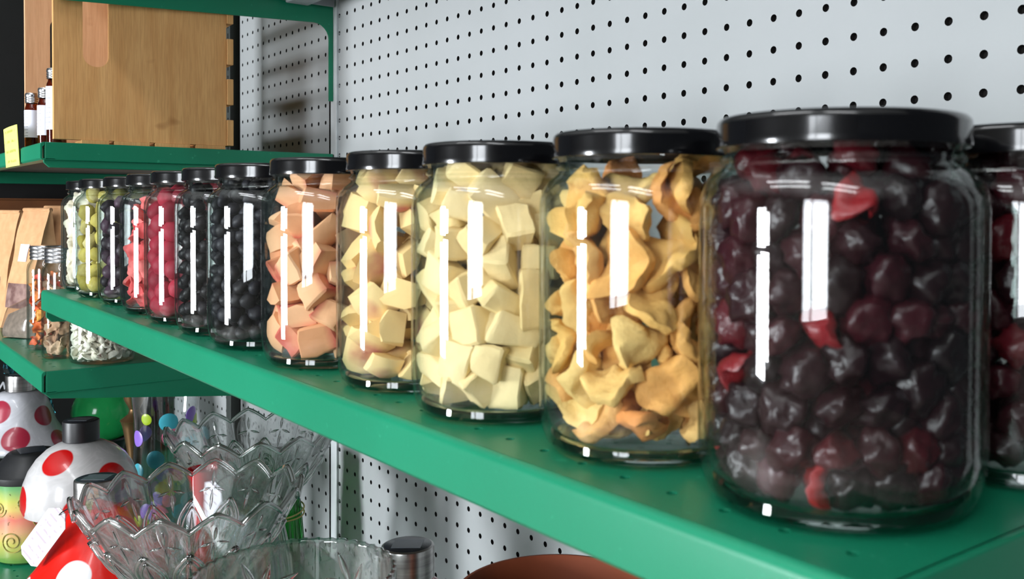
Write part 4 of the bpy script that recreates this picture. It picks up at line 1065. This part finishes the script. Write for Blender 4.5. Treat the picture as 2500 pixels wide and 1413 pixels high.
def leaf_piece(ang, L_):
    vs_ = []; fs_ = []; n_ = 9; R_ = 0.0737; hgt = 0.189
    for k in range(n_ + 1):
        f = 0.07 + 0.93 * k / n_; w_ = 0.0036 * math.sin(PI * (k + 0.25) / (n_ + 0.5))
        for q, lift in ((1, 0.0), (0, 1.0), (-1, 0.0), (0, -0.35)):
            dx = f * L_ * math.cos(ang) - q * w_ * math.sin(ang); dz = f * L_ * math.sin(ang) + q * w_ * math.cos(ang)
            z = 0.06 + 0.52 * hgt + 0.048 + dz; s_ = (z - 0.06) / hgt
            rr = 0.070 * (0.42 + 0.58 * min(1, s_ / 0.55) ** 0.55) + 0.004 * s_ + 0.0002 + lift * w_ * 0.5
            a = dx / rr; vs_.append((rr * math.cos(a), rr * math.sin(a), z))
    for k in range(n_):
        for q in range(4): fs_.append((k * 4 + q, k * 4 + (q + 1) % 4, k * 4 + 4 + (q + 1) % 4, k * 4 + 4 + q))
    fs_ += [(3, 2, 1, 0), tuple(n_ * 4 + q for q in range(4))]
    return MB().add(vs_, fs_).mesh('leaf_cut', 'crystal_rib', smooth='all')
for k in range(8):
    lm = leaf_piece(k * 2 * PI / 8 + 0.35, 0.034 if k % 2 else 0.026)
    for c in range(6): put('leaf_cut', lm, cbw, None, (0, 0, c * PI / 3))
put('foot', MB().lathe([(0, 0), (0.045, 0), (0.047, 0.003), (0.040, 0.008), (0.018, 0.016), (0.014, 0.030), (0.018, 0.045), (0.032, 0.0594), (0, 0.0594)], 64).mesh('bowl_foot', 'crystal', smooth=True, weld=True), cbw)

# green ribbed vase with twine
gv = thing('green_vase', (0.000, -0.106, ZB + 0.0003), 'tall ribbed dark green glass vase tied with twine, behind the bowls', 'vase')
vs = []; fs = []; nr = 26; nt = nr * 5
prof = [(0.030, 0.0), (0.033, 0.003), (0.034, 0.02), (0.033, 0.08), (0.030, 0.13), (0.0265, 0.17), (0.025, 0.20), (0.0265, 0.225), (0.0255, 0.2255), (0.0235, 0.20), (0.0245, 0.17), (0.028, 0.13), (0.031, 0.08), (0.031, 0.008), (0.02, 0.006)]
for i in range(nt):
    th = 2 * PI * i / nt; fl = 0.0011 * abs(math.sin(th * nr / 2))
    for q, (r, z) in enumerate(prof): vs.append(((r + (fl if q < 8 else 0)) * math.cos(th), (r + (fl if q < 8 else 0)) * math.sin(th), z))
k = len(prof)
for i in range(nt):
    i2 = (i + 1) % nt
    for j in range(k - 1): fs.append((i * k + j, i2 * k + j, i2 * k + j + 1, i * k + j + 1))
fs.append(tuple(i * k for i in range(nt - 1, -1, -1))); fs.append(tuple(i * k + k - 1 for i in range(nt)))
vb_ = put('vase_body', MB().add(vs, fs).mesh('green_vase', 'green_glass', smooth='all'), gv); vb_.scale = (1.12, 1.12, 0.80)
for zc in (0.098, 0.1015):
    put('twine', MB().tube([(0.0383 * math.cos(a), 0.0383 * math.sin(a), zc + 0.004 * math.sin(a + zc * 300)) for a in [2 * PI * q / 40 for q in range(41)]], 0.0011, 6).mesh('twine', 'twine', smooth=True), gv)
# terracotta pot
tp = thing('terracotta_pot', (0.8019, -0.2289, ZB + 0.0003), 'brown terracotta pot under the shelf, only its rim in view', 'pot')
pr_ = [(0, 0.0), (0.044, 0.0), (0.046, 0.002), (0.056, 0.225), (0.0615, 0.226), (0.0625, 0.229), (0.0645, 0.268), (0.0635, 0.2715), (0.0610, 0.2718), (0.0595, 0.269), (0.0575, 0.232), (0.0560, 0.2295), (0.0535, 0.228), (0.043, 0.01), (0, 0.01)]
put('pot_body', MB().lathe(pr_, 72).mesh('pot_body', 'terracotta', smooth=True, weld=True), tp)
put('soil', MB().lathe([(0, 0.150), (0.0475, 0.150), (0.0478, 0.156), (0, 0.157)], 48).mesh('soil', 'cardboard', smooth=True, weld=True), tp)

# dotted glass vase
dv = thing('dotted_vase', (-0.2357, -0.1849, ZB + 0.0003), 'tall clear vase printed with pastel dots behind the white lantern', 'vase')
dprof = [(0.0, 0.001), (0.044, 0.0), (0.047, 0.004), (0.0485, 0.03), (0.0480, 0.08), (0.0455, 0.13), (0.0430, 0.17), (0.0435, 0.20), (0.047, 0.235), (0.0505, 0.262)]
din = [(0.049, 0.262), (0.0455, 0.235), (0.0420, 0.20), (0.0415, 0.17), (0.0440, 0.13), (0.0465, 0.08), (0.0470, 0.03), (0.0455, 0.010), (0.0, 0.009)]
put('vase_body', MB().lathe(dprof + din, 64).mesh('dot_vase', 'vase_glass', smooth=True, weld=True), dv)
for nm, c_ in (('lime', (168, 196, 40)), ('teal', (64, 168, 186)), ('pink', (224, 110, 148)), ('violet', (150, 112, 214))):
    simple('dot_' + nm, lin(*c_), 0.35, 0, 0.05)
ad = va((-0.2357, -0.1849))
dots = [('lime', -0.62, 0.205, .0085), ('teal', 0.10, 0.200, .0135), ('pink', 0.18, 0.178, .0130), ('violet', -1.05, 0.175, .012), ('teal', -0.32, 0.146, .0130), ('teal', -0.95, 0.128, .0110), ('violet', -0.12, 0.126, .010),
        ('lime', -0.12, 0.104, .0095), ('lime', 0.16, 0.100, .0085), ('violet', -0.55, 0.070, .0120), ('pink', -0.22, 0.068, .0110), ('pink', 0.62, 0.148, .011), ('teal', 0.40, 0.066, .011), ('violet', 0.95, 0.206, .012), ('lime', 1.25, 0.195, .010), ('lime', -0.9, 0.055, .009), ('teal', 2.2, 0.15, .012), ('pink', 2.8, 0.1, .012), ('violet', -2.4, 0.17, .012)]
for nm, da, zc, rr in dots:
    vs = []; fs = []; n = 20
    def sp_(du, dz, lift):
        z = zc + dz; r = float(np.interp(z, [p[1] for p in dprof[1:]], [p[0] for p in dprof[1:]])) + lift
        a = ad + da + du / r; return (r * math.cos(a), r * math.sin(a), z)
    rings = [0.0, 0.5, 0.93, 1.0, 1.0]; lifts = [0.0009, 0.0009, 0.0008, 0.0005, 0.0001]
    vs.append(sp_(0, 0, 0.0009))
    for rg, lf in zip(rings[1:], lifts[1:]):
        for q in range(n): a = 2 * PI * q / n; vs.append(sp_(rr * rg * math.cos(a), rr * rg * math.sin(a), lf))
    for q in range(n): fs.append((0, 1 + q, 1 + (q + 1) % n))
    for g in range(3):
        for q in range(n): a = 1 + g * n + q; b = 1 + g * n + (q + 1) % n; fs.append((a, a + n, b + n, b))
    fs.append(tuple(1 + 3 * n + q for q in range(n - 1, -1, -1)))
    put('dot', MB().add(vs, fs).mesh('dot', 'dot_' + nm, smooth=True), dv)
# green crackle globe on a black stand
st_ = thing('globe_stand', (-0.6259, -0.1836, ZB + 0.0003), 'black stand carrying the green glass globe', 'stand')
put('stand_body', MB().lathe([(0, 0), (0.045, 0), (0.046, 0.004), (0.030, 0.012), (0.026, 0.05), (0.034, 0.088), (0.040, 0.094), (0.038, 0.097), (0.030, 0.092), (0, 0.088)], 48).mesh('stand_body', 'black_plastic', smooth=True, weld=True), st_)
bm = ico(4)
for v in bm.verts:
    d = v.co.normalized(); v.co = d * 0.056 * (1 + 0.012 * noise.noise(d * 7) + 0.010 * abs(noise.noise(d * 16)))
g_me = fin(bm, 'green_globe', 'green_crackle')
tag(put('glass_globe', g_me, None, (-0.6259, -0.1836, ZB + 0.0003 + 0.092 + 0.0515)), 'green crackled glass globe behind the black-capped lantern', 'globe')
# bronze candlestick
bc = thing('bronze_candlestick', (-0.427, -0.1817, ZB + 0.0003), 'slim bronze candlestick beside the dotted vase', 'candlestick')
bp = [(0, 0), (0.034, 0), (0.035, 0.004), (0.024, 0.014), (0.011, 0.035), (0.0085, 0.075), (0.012, 0.110), (0.0185, 0.150), (0.0215, 0.160), (0.0225, 0.1615), (0.0215, 0.163), (0.010, 0.172), (0.008, 0.180), (0.016, 0.196), (0.020, 0.215), (0.017, 0.216), (0, 0.205)]
put('candlestick_body', MB().lathe(bp, 48).mesh('candlestick_body', 'bronze', smooth=True, weld=True), bc)
# black box with white lettering
bx = thing('black_box', (-0.90, -0.200, ZB + 0.0003), 'black cardboard box with white lettering at the far end of the lowest shelf', 'box')
put('box_body', MB().box(-0.06, 0.06, -0.15, 0.12, 0, 0.250).mesh('black_box', 'black_panel', bevel=0.002), bx)
fc = bpy.data.curves.new('lettering', 'FONT'); fc.body = 'MYC'; fc.size = 0.030; fc.extrude = 0.0002
tmp = bpy.data.objects.new('tmp', fc); COL.objects.link(tmp); bpy.context.view_layer.update()
tme = bpy.data.meshes.new_from_object(tmp.evaluated_get(bpy.context.evaluated_depsgraph_get())); bpy.data.objects.remove(tmp)
tme.materials.clear(); tme.materials.append(MAT['paper_white']); tme.name = 'lettering'
put('lettering', tme, bx, (0.0604, -0.128, 0.165), (math.radians(90), math.radians(28), math.radians(90)))
# teal crystal drops hung from the shelf above
def drop(loc, s, label):
    D = thing('crystal_drop', loc, label, 'crystal', 'hanging teal crystal drops')
    vs = [(0, 0, 0.026 * s)]; fs = []; n = 8
    for r, z in ((0.0055, 0.010), (0.0105, -0.006), (0.0085, -0.014)):
        for q in range(n): a = 2 * PI * q / n + (0.39 if z == -0.006 else 0); vs.append((r * s * math.cos(a), r * s * math.sin(a) * 0.7, z * s))
    vs.append((0, 0, -0.021 * s))
    for q in range(n):
        q2 = (q + 1) % n; fs.append((0, 1 + q, 1 + q2))
        for g in range(2): fs += [(1 + g * n + q, 1 + (g + 1) * n + q, 1 + (g + 1) * n + q2), (1 + g * n + q, 1 + (g + 1) * n + q2, 1 + g * n + q2)]
        fs.append((1 + 2 * n + q, len(vs) - 1, 1 + 2 * n + q2))
    put('drop_body', MB().add(vs, fs).mesh('drop_body', 'teal_crystal'), D)
    put('thread', MB().tube([(0, 0, 0.0255 * s), (0, 0, 0.8895 - loc[2])], 0.0005, 6).mesh('thread', 'alu'), D)
drop((-0.6516, -0.2700, 0.735), 1.35, 'teal crystal drop hanging beside the black-capped lantern')
drop((-0.7391, -0.3196, 0.812), 1.35, 'teal crystal drop hanging above the pink-spotted lantern')
